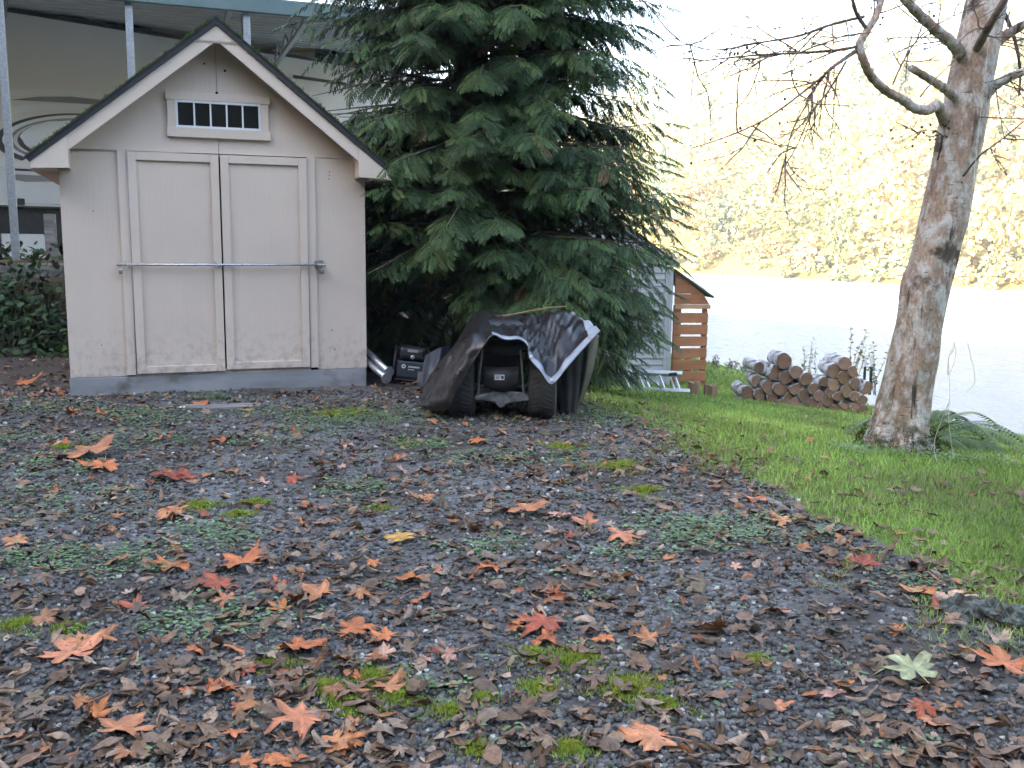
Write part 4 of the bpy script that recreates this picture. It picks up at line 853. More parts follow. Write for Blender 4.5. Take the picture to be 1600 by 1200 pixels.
def sprout(C_, nb, ln, droop, seed, frac=(.15, 1.), w=1.15):
    r = np.random.default_rng(seed)
    for _ in range(nb):
        k = int(lerp(*frac, r.random()) * (len(C_) - 2)); p = C_[k]; tan = C_[k + 1] - C_[k]; tan /= np.linalg.norm(tan) + 1e-9
        d = tan * r.uniform(.4, 1) + r.normal(0, .55, 3) + np.array([0, 0, -droop * r.uniform(.2, 1)]); d /= np.linalg.norm(d); L_ = ln * r.uniform(.4, 1.1)
        P_ = [p]; 
        for q in range(5): d = d + r.normal(0, .16, 3) + np.array([0, 0, -.03]); d /= np.linalg.norm(d); P_.append(P_[-1] + d * L_ / 5)
        g = G().tube(P_, list(np.linspace(w, .5, 6) / FPX * BY), 4, caps=False)
        for q in range(2):
            kk = r.integers(1, 5); e = P_[kk] + (d + r.normal(0, .6, 3)) * L_ * .22; g.tube([P_[kk], lerp(P_[kk], e, .5) + r.normal(0, .01, 3), e], list(np.array([w * .6, w * .5, .4]) / FPX * BY), 4, caps=False)
        g.build('twig', M_twig, bt)
t1 = twig([(1343, 72, 6.0), (1310, 78, 5.95), (1260, 82, 5.9), (1200, 85, 5.85), (1140, 90, 5.8), (1080, 98, 5.75)], 4.7, 1.6)
t2 = twig([(1343, 74, 6.0), (1318, 92, 5.95), (1288, 116, 5.9), (1262, 160, 5.85), (1240, 200, 5.85), (1228, 240, 5.8), (1218, 284, 5.8)], 3.9, 1.2)
t3 = twig([(1340, 80, 6.0), (1304, 104, 5.9), (1260, 140, 5.85), (1200, 184, 5.8), (1140, 212, 5.75), (1080, 232, 5.7)], 4, 1.3)
t4 = twig([(1350, 26, 6.0), (1300, 38, 5.95), (1248, 56, 5.9), (1190, 66, 5.85), (1110, 78, 5.8), (1040, 54, 5.8)], 4.5, 1.3)
t5 = twig([(1322, 96, 5.95), (1296, 140, 5.9), (1268, 178, 5.85), (1244, 230, 5.85), (1224, 262, 5.8)], 3.1, 1.2)
t6 = twig([(1356, 48, 6.0), (1338, 20, 5.95), (1330, -10, 5.9), (1322, -60, 5.9)], 6, 4)
t7 = twig([(1505, 275, 6.35), (1531, 243, 6.2), (1560, 222, 6.15), (1600, 190, 6.1), (1650, 160, 6.1)], 3.5, 1.4)
t8 = twig([(1530, 183, 6.4), (1560, 184, 6.3), (1610, 186, 6.2)], 2.5, 1.2)
t9 = twig([(1465, 250, 6.45), (1472, 215, 6.3), (1460, 205, 6.25), (1440, 205, 6.2), (1405, 222, 6.15)], 2.6, 1)
ta = twig([(1395, 132, 6.2), (1412, 95, 6.2), (1440, 55, 6.2), (1490, 25, 6.2), (1540, 5, 6.2)], 3, 1.2)
tb_ = twig([(1437, 152, 6.2), (1455, 130, 6.2), (1490, 95, 6.2), (1510, 70, 6.2)], 2.6, 1)
for C_, nb, ln, dr, sd_ in ((t1, 14, .5, .4, 1), (t2, 12, .4, .5, 2), (t3, 10, .45, .3, 3), (t4, 12, .5, .3, 4), (t5, 8, .35, .5, 5), (lb_, 14, .6, .2, 6), (curl[60:], 14, .4, .3, 7), (t7, 6, .3, .4, 8), (ld_, 8, .5, .2, 9), (lf_, 10, .5, .4, 10), (le_, 8, .5, .4, 11), (ta, 7, .3, .3, 12), (t9, 5, .2, .3, 13)): sprout(C_, nb, ln, dr, sd_)
# small cones and dead leaves on the twigs
r = np.random.default_rng(44); pp_ = []
for C_ in (t1, t3, t4, lb_, t9, curl[70:]):
    for _ in range(16): pp_.append(C_[r.integers(len(C_) // 4, len(C_))] + r.normal(0, .05, 3))
pp_ = np.array(pp_); n = len(pp_); CO = (np.array([(0, 0, 1), (1, 0, 0), (0, 1, 0), (-1, 0, 0), (0, -1, 0), (0, 0, -1.2)], float) * .5, np.array([(0, 1, 2), (0, 2, 3), (0, 3, 4), (0, 4, 1), (5, 2, 1), (5, 3, 2), (5, 4, 3), (5, 1, 4)]))
V, T, C = scatter([CO], np.zeros(n, int), rotm(r.uniform(0, 6, n), r.uniform(-1, 1, n)) * r.uniform(.012, .024, n)[:, None, None], pp_, np.stack([r.uniform(.05, .10, n), r.uniform(.035, .06, n), r.uniform(.025, .04, n)], 1))
tag(link('cone_clumps', bigmesh('cone_clumps', V, T, C), M_weed, bt), kind='stuff')
# moss at the root flare
n = 900; a = r.uniform(0, 6.28, n); h = np.abs(r.normal(0, .10, n)); k = .30 - .12 * np.minimum(1, h / .3) ; V, T, C = scatter(tv, r.integers(0, 5, n), rotm(a, r.uniform(-.6, .6, n)) * r.uniform(.008, .02, n)[:, None, None], np.stack([np.cos(a) * k + (h * .12), np.sin(a) * k, h - .02], 1), np.stack([r.uniform(.03, .07, n), r.uniform(.05, .09, n), r.uniform(.01, .02, n)], 1))
tag(link('root_moss', bigmesh('root_moss', V, T, C), M_moss, bt), kind='stuff')

# ------------------------------------------------------------------ sword fern behind the tree
fx = at(1446, 672, 7.25); fern = thing('sword_fern', 'sword fern with arching fronds behind the leaning tree', 'fern', (fx[0], 7.25, float(H(fx[0], 7.25))))
r = np.random.default_rng(12)
for k in range(24):
    az = rad(r.uniform(0, 360)) if k > 9 else rad(-25 + 18 * k * .55 - 10); L_ = r.uniform(.55, .85); o_ = np.array([math.cos(az), math.sin(az), 0]); s_ = np.array([-o_[1], o_[0], 0]); up = r.uniform(.7, 1.3) if k > 9 else .55 + .09 * k
    V = []; T = []; C = []
    def fp(t): return o_ * L_ * t + np.array([0, 0, L_ * (up * t - (up * .85 + .12) * t * t)])
    for i in range(26):
        t = .1 + .9 * i / 26; wl = .075 * math.sin(math.pi * min(1, .12 + .9 * (1 - t) ** .8)) ** .8
        for sd in (-1, 1):
            b_ = fp(t); f_ = fp(min(1, t + .03)) - fp(t); f_ /= np.linalg.norm(f_); tip = b_ + s_ * sd * wl + f_ * wl * .35 - np.array([0, 0, wl * .25]); V += [b_ - f_ * .010, b_ + f_ * .018, tip]; T.append([len(V) - 3, len(V) - 2, len(V) - 1])
    for i in range(6):
        a_, b_ = fp(i / 6), fp((i + 1) / 6); V += [a_ - s_ * .003, a_ + s_ * .003, b_]; T.append([len(V) - 3, len(V) - 2, len(V) - 1])
    g = r.uniform(.8, 1.2); link('frond', bigmesh('frond', np.array(V), np.array(T), np.array([[.085 * g, .13 * g, .035 * g]] * len(V))), M_weed, fern)

# ------------------------------------------------------------------ riverbank shrubs, stakes, cord
LEAF = (np.array([(0, 0, 0), (.35, .22, .05), (1, 0, -.05), (.35, -.22, .05)], float), np.array([(0, 1, 2), (0, 2, 3)]))
def stem_shrub(name, base, hgt, nst, spread, leaf, ncol, seed, label, group, dens=26, base_col=(.16, .15, .08)):
    r = np.random.default_rng(seed); t = thing(name, label, 'shrub', tuple(base), group=group); pos, dr = [], []
    for k in range(nst):
        d = np.array([r.normal(0, spread), r.normal(0, spread), 1.]); P_ = [np.array([r.normal(0, .04), r.normal(0, .04), -.05])]; hh = hgt * r.uniform(.6, 1.05)
        for q in range(6): P_.append(P_[-1] + d / np.linalg.norm(d) * hh / 6); d = d + np.array([r.normal(0, .12), r.normal(0, .12), 0])
        G().tube(P_, list(np.linspace(.006, .002, 7)), 4, caps=False).build('stem', M_twig, t)
        for _ in range(dens):
            f = r.uniform(1.2, 6); i = min(int(f), 5); pos.append(lerp(P_[i], P_[i + 1], f - i)); dr.append([r.normal(), r.normal(), r.uniform(-.2, .9)])
    pos, dr = np.array(pos), np.array(dr); n = len(pos); c = np.array(ncol)[r.integers(0, len(ncol), n)] * r.uniform(.7, 1.3, (n, 1))
    V, T, C = scatter([LEAF], np.zeros(n, int), frames(dr, r.normal(0, 1, (n, 3)) + [0, 0, .8]) * (leaf * r.uniform(.6, 1.2, n))[:, None, None], pos, c)
    tag(link('foliage', bigmesh('foliage', V, T, C), M_shrub, t), kind='stuff')
YG = [(.20, .19, .07), (.26, .22, .10), (.14, .16, .06), (.30, .24, .16)]
for k, (px, py, y, hg, ns, lb1) in enumerate(((1262, 604, 14.6, .80, 5, 'thin leafy riverbank shrub behind the dip in the woodpile'), (1330, 600, 14.2, .98, 6, 'tallest leafy riverbank shrub, behind the stakes at the woodpile end'), (1362, 612, 14.0, .85, 6, 'leafy riverbank shrub between the dark stakes and the leaning tree'), (1300, 604, 14.4, .6, 4, 'low leafy shrub behind the hump of logs nearer the leaning tree'))):
    p = at(px, py, y); stem_shrub('bank_shrub', p, hg, ns, .10, .055, YG, 100 + k, lb1, 'shrubs along the river bank', 30)
for k, (px, py, y, lb1) in enumerate(((1118, 572, 17.6, 'low weedy shrub on the bank nearest the wood store'), (1140, 578, 17.2, 'low weedy shrub on the bank midway between wood store and woodpile'), (1165, 583, 16.6, 'low weedy shrub on the bank just behind the woodpile'))):
    p = at(px, py, y); stem_shrub('bank_shrub', p, .30, 6, .35, .06, [(.24, .16, .10), (.15, .15, .06), (.10, .13, .05)], 120 + k, lb1, 'shrubs along the river bank', 16)
M_stake = mat('dark_green_stake', (.012, .03, .022), (.02, .045, .03), 10, .5)
for k, px in enumerate((1350, 1360)):
    p = at(px, 600, 13.2 - .05 * k); a = at(px + 1.5, 573, 13.2 - .05 * k); b = at(px + 3, 555, 13.2 - .05 * k)
    t = thing('fence_stake', ('dark metal stake nearer the woodpile', 'dark metal stake nearer the leaning tree')[k] + ', pale at its tip', 'stake', tuple(p), group='metal stakes by the woodpile')
    g = G(); g.box(-.018, .018, -.003, .003, -.15, a[2] - p[2]); g.box(-.003, .003, .0031, .025, -.15, a[2] - p[2]); g.build('post', M_stake, t)
    G().box(-.014, .014, -.003, .003, a[2] - p[2] + .001, b[2] - p[2]).build('tip', M_white, t)
cp = [(1497, 480, 5.9), (1494, 520, 5.9), (1489, 548, 5.9), (1482, 560, 5.9), (1483, 590, 5.9), (1484, 620, 5.9), (1482, 650, 5.9), (1486, 690, 5.9), (1490, 715, 5.9)]
cp2 = [(1505, 500, 5.85), (1514, 545, 5.85), (1522, 580, 5.85), (1522, 600, 5.85), (1510, 612, 5.85)]
cp3 = [(1490, 538, 5.9), (1482, 560, 5.88), (1481, 585, 5.9), (1488, 575, 5.9), (1494, 550, 5.9), (1490, 538, 5.9)]
cp4 = [(1484, 625, 5.9), (1470, 660, 5.95), (1460, 690, 5.95), (1462, 715, 5.9), (1470, 728, 5.85)]
M_cord = mat('pale_cord', (.42, .40, .33), (.50, .47, .40), 30, .8)
c0 = at(*cp[-1]); cord = thing('hanging_cord', 'thin pale cord hanging in loops beside the leaning tree trunk', 'cord', tuple(c0))
up_ = [(1545, 60, 6.2), (1530, 200, 6.05), (1512, 360, 5.95)]
for P_ in (up_ + cp, [up_[-1]] + cp2, cp3, cp4):
    Q_ = np.array([at(*p) for p in P_]) - c0; G().tube(cr(Q_, np.linspace(0, len(Q_) - 1.001, 40)), .0018, 5).build('strand', M_cord, cord)

# ------------------------------------------------------------------ brambles on the bank beside the shed
SH6 = (np.array([(0, 0, 0), (.3, .28, .04), (.7, .25, .0), (1, 0, -.08), (.7, -.25, 0), (.3, -.28, .04), (.5, 0, .0)], float), np.array([(0, 6, 1), (1, 6, 2), (2, 6, 3), (3, 6, 4), (4, 6, 5), (5, 6, 0)]))
def bush(label, c, rx, ry, rz_, nl, seed, leaf=.11, pal=((.03, .06, .022), (.045, .085, .03), (.06, .10, .03), (.10, .06, .02))):
    r = np.random.default_rng(seed); t = thing('bramble_bush', label, 'bush', tuple(c), group='bushes on the bank beside the shed')
    d = r.normal(0, 1, (nl, 3)); d[:, 2] = np.abs(d[:, 2]); d /= np.linalg.norm(d, axis=1, keepdims=True); rr = r.uniform(.45, 1.05, nl) ** .6; lump = 1 + .18 * np.sin(d[:, 0] * 7 + seed) + .15 * np.sin(d[:, 2] * 9 + seed * 2)
    pos = d * (rr * lump)[:, None] * np.array([rx, ry, rz_]); dr = d + r.normal(0, .6, (nl, 3)) + [0, -.2, -.5]; nn = d * .6 + np.array([0, -.4, .9]) + r.normal(0, .35, (nl, 3))
    col = np.array(pal)[r.choice(len(pal), nl, p=[.35, .35, .25, .05])] * r.uniform(.7, 1.3, (nl, 1))
    V, T, C = scatter([SH6], np.zeros(nl, int), frames(dr, nn) * (leaf * r.uniform(.5, 1.25, nl))[:, None, None], pos, col); tag(link('foliage', bigmesh('foliage', V, T, C), M_shrub, t), kind='stuff')
    for k in range(9):
        a = r.uniform(0, 6.28); e = np.array([math.cos(a) * rx * .8, math.sin(a) * ry * .8, rz_ * r.uniform(.6, 1.1)]); G().tube([(0, 0, -.1), e * .5 + np.array([0, 0, .25 * rz_]), e], [.008, .006, .003], 5).build('cane', M_twig, t)
for k, (px, py, y, rx, ry, rz_, nl, lab) in enumerate(((10, 520, 11.0, .75, .5, .85, 620, 'bramble bush on the bank under the carport post, at the picture edge'), (75, 512, 11.2, .7, .5, .75, 620, 'dense green bramble bush against the corner of the beige shed'), (-70, 500, 10.8, .8, .5, 1.0, 500, 'bramble bush on the bank at the very edge of the picture'), (40, 440, 12.4, .9, .4, .45, 500, 'low bramble growth on top of the bank below the trailer'), (20, 545, 10.5, .7, .35, .38, 420, 'low ragged bramble at the foot of the bank near the litter'), (92, 540, 10.6, .5, .35, .42, 380, 'small bramble at the bank foot touching the shed wall'))):
    p = at(px, py, y); p[2] = float(H(p[0], p[1])) if k != 3 else p[2]; bush(lab, p, rx, ry, rz_, nl, 200 + k)

# ------------------------------------------------------------------ timbers in the ground
p = at_z(345, 640, float(H(-2.3, 7.2))); t = thing('weathered_board', 'weathered grey board with two white bars lying at the shed step', 'board', (p[0], p[1], p[2] + .012), Q * .6)
for k in range(3): G().box(-.30, .30, -.10 + k * .068, -.036 + k * .068, 0, .026 - .004 * k).build('plank', M_greywood, t, bevel=.004)
for x0 in (-.29, -.265): G().box(x0, x0 + .012, -.102, -.05, .0265, .03).build('white_bar', M_white, t)
p = at_z(1207, 788, .0); o = G().box(-.02, .02, -.20, .2, -.03, .022).build('edging_board', M_greywood, None, bevel=.004, loc=tuple(p), rot=(0, 0, rad(18))); tag(o, 'short grey edging board half buried between gravel and lawn', 'edging board')
p = at_z(1560, 968, .02); M_lich = mat('lichen_covered_bark', (.045, .05, .04), (.17, .19, .155), 45, .95, lo=.42, hi=.60, bmp=.9, bscale=70, dirt=(.03, .028, .02), dscale=22, dlo=.48, dhi=.6)
t = thing('mossy_timber', 'grey lichen-covered timber end at the gravel edge in the nearest corner of the lawn', 'timber', (p[0] - .16, p[1] + .10, .02), rad(-118))
q = np.random.default_rng(2); V = []
for i_ in range(40):
    for k_ in range(18):
        a = 2 * math.pi * k_ / 18; R_ = .06 * (1 + .12 * math.sin(3 * a + 1) + .10 * math.sin(i_ * .9 + 2 * a) + .16 * q.normal()) * min(1, .55 + i_ * .15); V.append((R_ * 1.25 * math.cos(a), .62 * i_ / 39, R_ * .8 * math.sin(a)))
G().add(V, [(i_ * 18 + k_, i_ * 18 + (k_ + 1) % 18, i_ * 18 + 18 + (k_ + 1) % 18, i_ * 18 + 18 + k_) for i_ in range(39) for k_ in range(18)] + [tuple(range(18))[::-1], tuple(range(39 * 18, 40 * 18))]).build('bark', M_lich, t)

# ------------------------------------------------------------------ wooded slope across the river
def crown_cloud(r, n, kind):
    if kind == 0:      # conifer
        t = r.random(n) ** .7; a = r.uniform(0, 6.28, n); rr = (1 - t) * r.uniform(.35, 1, n) ** .5 * (1 + .35 * np.sin(t * 40)); return np.stack([np.cos(a) * rr * .30, np.sin(a) * rr * .30, .04 + t * .96], 1)
    d = r.normal(0, 1, (n, 3)); d /= np.linalg.norm(d, axis=1, keepdims=True); rr = r.uniform(.3, 1, n) ** .45 * (1 + .22 * np.sin(d[:, 0] * 6 + 1) + .22 * np.sin(d[:, 2] * 7 + d[:, 1] * 5)); p = d * rr[:, None] * np.array([.34, .34, .40]); p[:, 2] += .58; return p
PAL = {0: [(.12, .15, .08), (.16, .19, .10)], 1: [(.55, .45, .16), (.50, .42, .18)], 2: [(.42, .27, .12), (.46, .30, .14)], 3: [(.26, .29, .12), (.32, .33, .14)]}
QD = (np.array([(-.5, 0, 0), (0, -.45, .15), (.55, 0, 0), (0, .5, -.12)], float), np.array([(0, 1, 2), (0, 2, 3)]))
def far_tree_mesh(h, kind, n, seed, clump):
    r = np.random.default_rng(seed); p = crown_cloud(r, n, kind) * h; d = r.normal(0, 1, (n, 3)); nn = r.normal(0, 1, (n, 3)) + [0, 0, .6]
    c = np.array(PAL[kind])[r.integers(0, 2, n)] * r.uniform(.75, 1.25, (n, 1)) * r.uniform(.45, 1.25); return scatter([QD], np.zeros(n, int), frames(d, nn) * (clump * r.uniform(.6, 1.3, n))[:, None, None], p, c)
RN2 = np.array([.85, .5]) / .9862; RD2 = np.array([-.507, .862]); r = np.random.default_rng(31); FV, FT, FC, b = [], [], [], 0
for w_, sp, n in ((91.8, 2.6, 110), (94.3, 3.5, 160), (97, 6, 460), (104, 6.5, 400), (113, 7, 340), (124, 8, 300), (137, 9, 240), (152, 10, 200), (170, 11, 160), (190, 12, 140), (212, 13, 120), (236, 14, 110)):
    for a_ in np.arange(20, 260, sp):
        ww, aa = w_ + r.normal(0, 2.2), a_ + r.normal(0, 2); xy = RN2 * ww / .9862 * .9862 + RD2 * aa
        if xy[1] < 40: continue
        h = r.uniform(11, 20) if w_ > 100 else r.uniform(7, 14) if w_ > 95 else r.uniform(2.2, 4.5); kind = r.choice([0, 1, 2, 3], p=[.13, .44, .15, .28]); h *= 1.35 if kind == 0 else 1
        V, T, C = far_tree_mesh(h, kind, n, int(r.integers(1e9)), (.45 if w_ < 96 else .7) if w_ < 110 else 1.0); FV.append(V + [xy[0], xy[1], float(H(*xy)) - .5]); FT.append(T + b); FC.append(C); b += len(V)
tag(link('forest', bigmesh('forest', np.concatenate(FV), np.concatenate(FT), np.concatenate(FC)), M_forest), 'sunlit autumn wood covering the slope across the river', 'forest', kind='stuff')
for k, (px, y, h, kind, lab) in enumerate(((1306, 112, 8.5, 3, 'narrow ivy-green tree standing on the far river bank'), (1262, 116, 4.0, 2, 'small orange bush on the far bank beside the narrow green tree'), (1412, 104, 4.5, 3, 'yellow-green bush on the far bank just beside the leaning trunk'), (1572, 98, 10, 1, 'yellow tree on the far bank close to the water'), (1000, 70, 9, 1, 'golden tree on the far bank beyond the cedar'), (1515, 100, 9.5, 1, 'golden leafy tree on the far bank behind the leaning trunk'))):
    d = ray(px, 420); x = d[0] / d[1] * y; 
    for _ in range(40):
        if .85 * x + .5 * y < 91.5: y += 1; x = d[0] / d[1] * y
    t = thing('far_tree', lab, 'tree', (x, y, float(H(x, y)) - .2), group='trees on the far bank'); V, T, C = far_tree_mesh(h, kind, 420, 900 + k, .7)
    if k == 0: V[:, :2] *= .5
    tag(link('crown', bigmesh('crown', V, T, C), M_forest, t), kind='stuff'); G().tube([(0, 0, -.3), (.1, 0, h * .4), (0, .1, h * .8)], [.22, .16, .05], 7).build('trunk', M_twig, t)

# ------------------------------------------------------------------ gravel stones, grass, moss, weeds
def in_view(x, y, m_=.12):
    return (np.abs(x) / np.maximum(y, .1) < .545 + m_ / np.maximum(y, .3)) & (y > 1.9)
r = np.random.default_rng(77)
def stone(seed):
    q = np.random.default_rng(seed); v = np.array([(a, b, c) for a in (-1, 1) for b in (-1, 1) for c in (-1, 1)], float) * .5 * q.uniform(.65, 1.05, (8, 3)); v[:, 2] *= .75
    f = [(0, 1, 3, 2), (4, 6, 7, 5), (0, 4, 5, 1), (2, 3, 7, 6), (0, 2, 6, 4), (1, 5, 7, 3)]; return v, np.array([t for a, b, c, d in f for t in ((a, b, c), (a, c, d))])
ST = [stone(k) for k in range(8)]
n = 150000; y = 1.95 + 6.2 * r.random(n) ** 1.9; x = r.uniform(-1, 1, n) * (.56 * y + .1); x = np.where(r.random(n) < .09, np.sign(x) * (.56 * y + r.uniform(.1, 1.2, n)), x)
bare = wav(x, y, 1.1, 61) + .5 * wav(x, y, 3.1, 62) + r.normal(0, .25, n)
k = on_drive(x, y) & (x > -4.5) & (bare > -.55); x, y = x[k], y[k]; n = min(len(x), 30000); x, y = x[:n], y[:n]
sz = r.uniform(.008, .019, n) * (1 + .13 * np.maximum(0, y - 3)); g = r.uniform(.5, 1.5, n); li = r.random(n) < .05; base = np.where(li[:, None], [.38, .36, .33], [.120, .113, .104]) * g[:, None]
V, T, C = scatter(ST, r.integers(0, 8, n), rotm(r.uniform(0, 6.28, n), r.uniform(-.6, .6, n), r.uniform(-.6, .6, n)) * sz[:, None, None], np.stack([x, y, H(x, y) + .010 + sz * .12], 1), base)
tag(link('gravel', bigmesh('gravel', V, T, C), M_pebble), 'crushed blue-grey gravel covering the driveway', 'gravel', kind='stuff')

def blade(seed):
    q = np.random.default_rng(seed); be = q.uniform(.2, .9); V = []
    for t, w_ in ((0, .5), (.45, .42), (1, 0)):
        c = np.array([be * t * t, 0, t * (1 - .3 * be * t)]); V += [c + [0, w_, 0], c - [0, w_, 0]] if w_ else [c]
    return np.array(V), np.array([(0, 1, 3), (0, 3, 2), (2, 3, 4)])
BL = [blade(k) for k in range(7)]
n = 700000; y = 2.4 + 16.5 * r.random(n) ** 1.55; x = y * r.uniform(.02, .60, n) + np.where(r.random(n) < .14, 1, 0) * (y * .2 + r.uniform(.2, 1.6, n))
e_ = x - edge(y); wb = .97 * x + .26 * y
pr = np.maximum(sstep(-.12, .30, e_ - .2 * wav(x, y, 2.6, 21) + .18 * wav(x, y, 4, 71) + .1 * wav(x, y, 11, 72) + r.normal(0, .06, n)), .45 * sstep(-.9, -.05, e_) * (wav(x, y, 4, 79) + .5 * wav(x, y, 11, 78) > .22)) * (wb < 8.55) * (.55 + .45 * sstep(-.5, .3, wav(x, y, 2.2, 73)))
k = r.random(n) < pr; x, y = x[k], y[k]; n = min(len(x), 128000); x, y = x[:n], y[:n]
hg = r.uniform(.018, .055, n) * (1 + .04 * y) * (1 + .5 * sstep(.25, .0, np.abs(x - edge(y)))); w_ = r.uniform(.0022, .0042, n) * (1 + .22 * np.maximum(0, y - 3))
A = rotm(r.uniform(0, 6.28, n), r.uniform(-.4, .4, n)); A = A * np.stack([hg, w_, hg], 1)[:, None, :]
tone = .5 + .5 * wav(x, y, 1.7, 75); g = r.uniform(.7, 1.3, n)[:, None]; c = (np.array([.20, .32, .065]) * (1 - tone[:, None]) + np.array([.32, .42, .09]) * tone[:, None]) * g; c *= (.78 + .5 * sstep(-.6, .6, wav(x, y, 3.3, 93)))[:, None]; dry = r.random(n) < .06 + .25 * (wav(x, y, 1.3, 91) > .45); c[dry] = np.array([.22, .19, .09])
V, T, C = scatter(BL, r.integers(0, 7, n), A, np.stack([x, y, H(x, y) - .002], 1), c)
tag(link('grass', bigmesh('grass', V, T, C), M_grass), 'short green lawn grass sloping to the river', 'grass', kind='stuff')

# moss cushions and low weeds on the gravel
mo = [(585, 1068, .13), (625, 1098, .14), (510, 1085, .12), (985, 1085, .17), (895, 1040, .14), (830, 1030, .08), (545, 1110, .10), (755, 1100, .06), (400, 790, .10), (315, 795, .12), (370, 810, .1), (30, 985, .1), (105, 990, .08), (520, 650, .2), (555, 648, .25), (960, 730, .25), (880, 700, .18), (700, 1120, .08), (1180, 1040, .06), (890, 1180, .1), (745, 1180, .08), (1005, 770, .12), (640, 700, .12), (590, 800, .08), (100, 700, .12), (430, 1045, .1), (840, 1085, .1), (1040, 1110, .08)]
P_ = []
for px, py, R_ in mo:
    R_ *= .92
    c = at_z(px, py, 0); nn = int(2600 * R_ * R_ * (6 if py > 760 else 2.2)) + 40; a = r.uniform(0, 6.28, nn); rr = R_ * np.abs(r.normal(0, .55, nn)) * (1 + .35 * np.sin(a * 3 + px)); P_.append(np.stack([c[0] + np.cos(a) * rr, c[1] + np.sin(a) * rr * .9, np.maximum(0, 1 - rr / R_) * .012], 1))
P_ = np.concatenate(P_); n = len(P_); P_[:, 2] += H(P_[:, 0], P_[:, 1]) + .012
V, T, C = scatter(tv, r.integers(0, 5, n), rotm(r.uniform(0, 6.28, n)) * (r.uniform(.008, .016, n) * (1 + .1 * np.maximum(0, P_[:, 1] - 3)))[:, None, None], P_, np.stack([r.uniform(.19, .36, n), r.uniform(.26, .42, n), r.uniform(.03, .07, n)], 1))
tag(link('moss', bigmesh('moss', V, T, C), M_moss), 'bright green moss cushions growing in the gravel', 'moss', kind='stuff')
def rosette(seed, nl=6):
    q = np.random.default_rng(seed); Vs, Ts, b = [], [], 0
    for i in range(nl):
        a = q.uniform(0, 6.28); el = q.uniform(.15, 1.1); st_ = q.uniform(.3, 1.0); s_ = q.uniform(.35, .6); d = np.array([math.cos(a) * math.cos(el), math.sin(a) * math.cos(el), math.sin(el)]); o_ = d * st_; Fm = frames(np.array([d * [1, 1, .15]]), np.array([[0, 0, 1.]]))[0] * s_
        Vs.append(SH6[0] @ Fm.T * [1, 1, 1] + o_); Ts.append(SH6[1] + b); b += 7
    return np.concatenate(Vs), np.concatenate(Ts)
RO = [rosette(k) for k in range(6)]
spots = [(120, 605, .5, 60), (60, 640, .5, 60), (210, 650, .35, 40), (160, 606, .22, 40), (205, 608, .2, 40), (480, 605, .2, 30), (560, 650, .5, 70), (600, 660, .4, 50), (500, 665, .4, 40), (330, 625, .15, 20), (90, 790, .5, 60), (215, 690, .4, 50), (60, 730, .4, 40), (340, 975, .28, 45), (190, 880, .25, 50), (60, 880, .2, 40), (350, 850, .15, 20), (660, 700, .2, 30), (680, 1085, .1, 8), (550, 770, .2, 30), (1060, 830, .25, 50), (1200, 830, .3, 60), (1110, 850, .2, 30), (980, 870, .15, 15), (760, 860, .2, 25), (1480, 690, .4, 40), (1360, 690, .3, 30), (930, 650, .4, 40), (700, 650, .1, 8), (1000, 660, .4, 40), (250, 660, .4, 40), (15, 690, .3, 30), (450, 690, .4, 40), (1430, 920, .2, 20), (340, 830, .2, 25), (750, 720, .3, 25), (860, 720, .3, 25), (410, 650, .3, 30)]
P_ = []
for px, py, R_, nn in spots:
    nn = int(nn * 1.8); c = at_z(px, py, 0); a = r.uniform(0, 6.28, nn); rr = R_ * r.random(nn) ** .6; P_.append(np.stack([c[0] + np.cos(a) * rr, c[1] + np.sin(a) * rr * .8, a * 0], 1))
P_.append(np.stack([r.uniform(-4.5, 1.2, 500), r.uniform(2.2, 8, 500), np.zeros(500)], 1)); P_ = np.concatenate(P_); P_ = P_[(P_[:, 1] < 8.4) & (P_[:, 1] < 7.60 + (P_[:, 0] + 3.6) * .37 + 5 * (P_[:, 0] > -1.25))]; n = len(P_); P_[:, 2] = H(P_[:, 0], P_[:, 1]) + .008
V, T, C = scatter(RO, r.integers(0, 6, n), rotm(r.uniform(0, 6.28, n)) * r.uniform(.024, .052, n)[:, None, None] * (1 + .06 * np.maximum(0, P_[:, 1] - 3))[:, None, None], P_, np.array([.16, .245, .105]) * r.uniform(.6, 1.35, (n, 1)))
tag(link('weeds', bigmesh('weeds', V, T, C), M_weed), 'low clover-like weeds creeping over the gravel', 'weeds', kind='stuff')

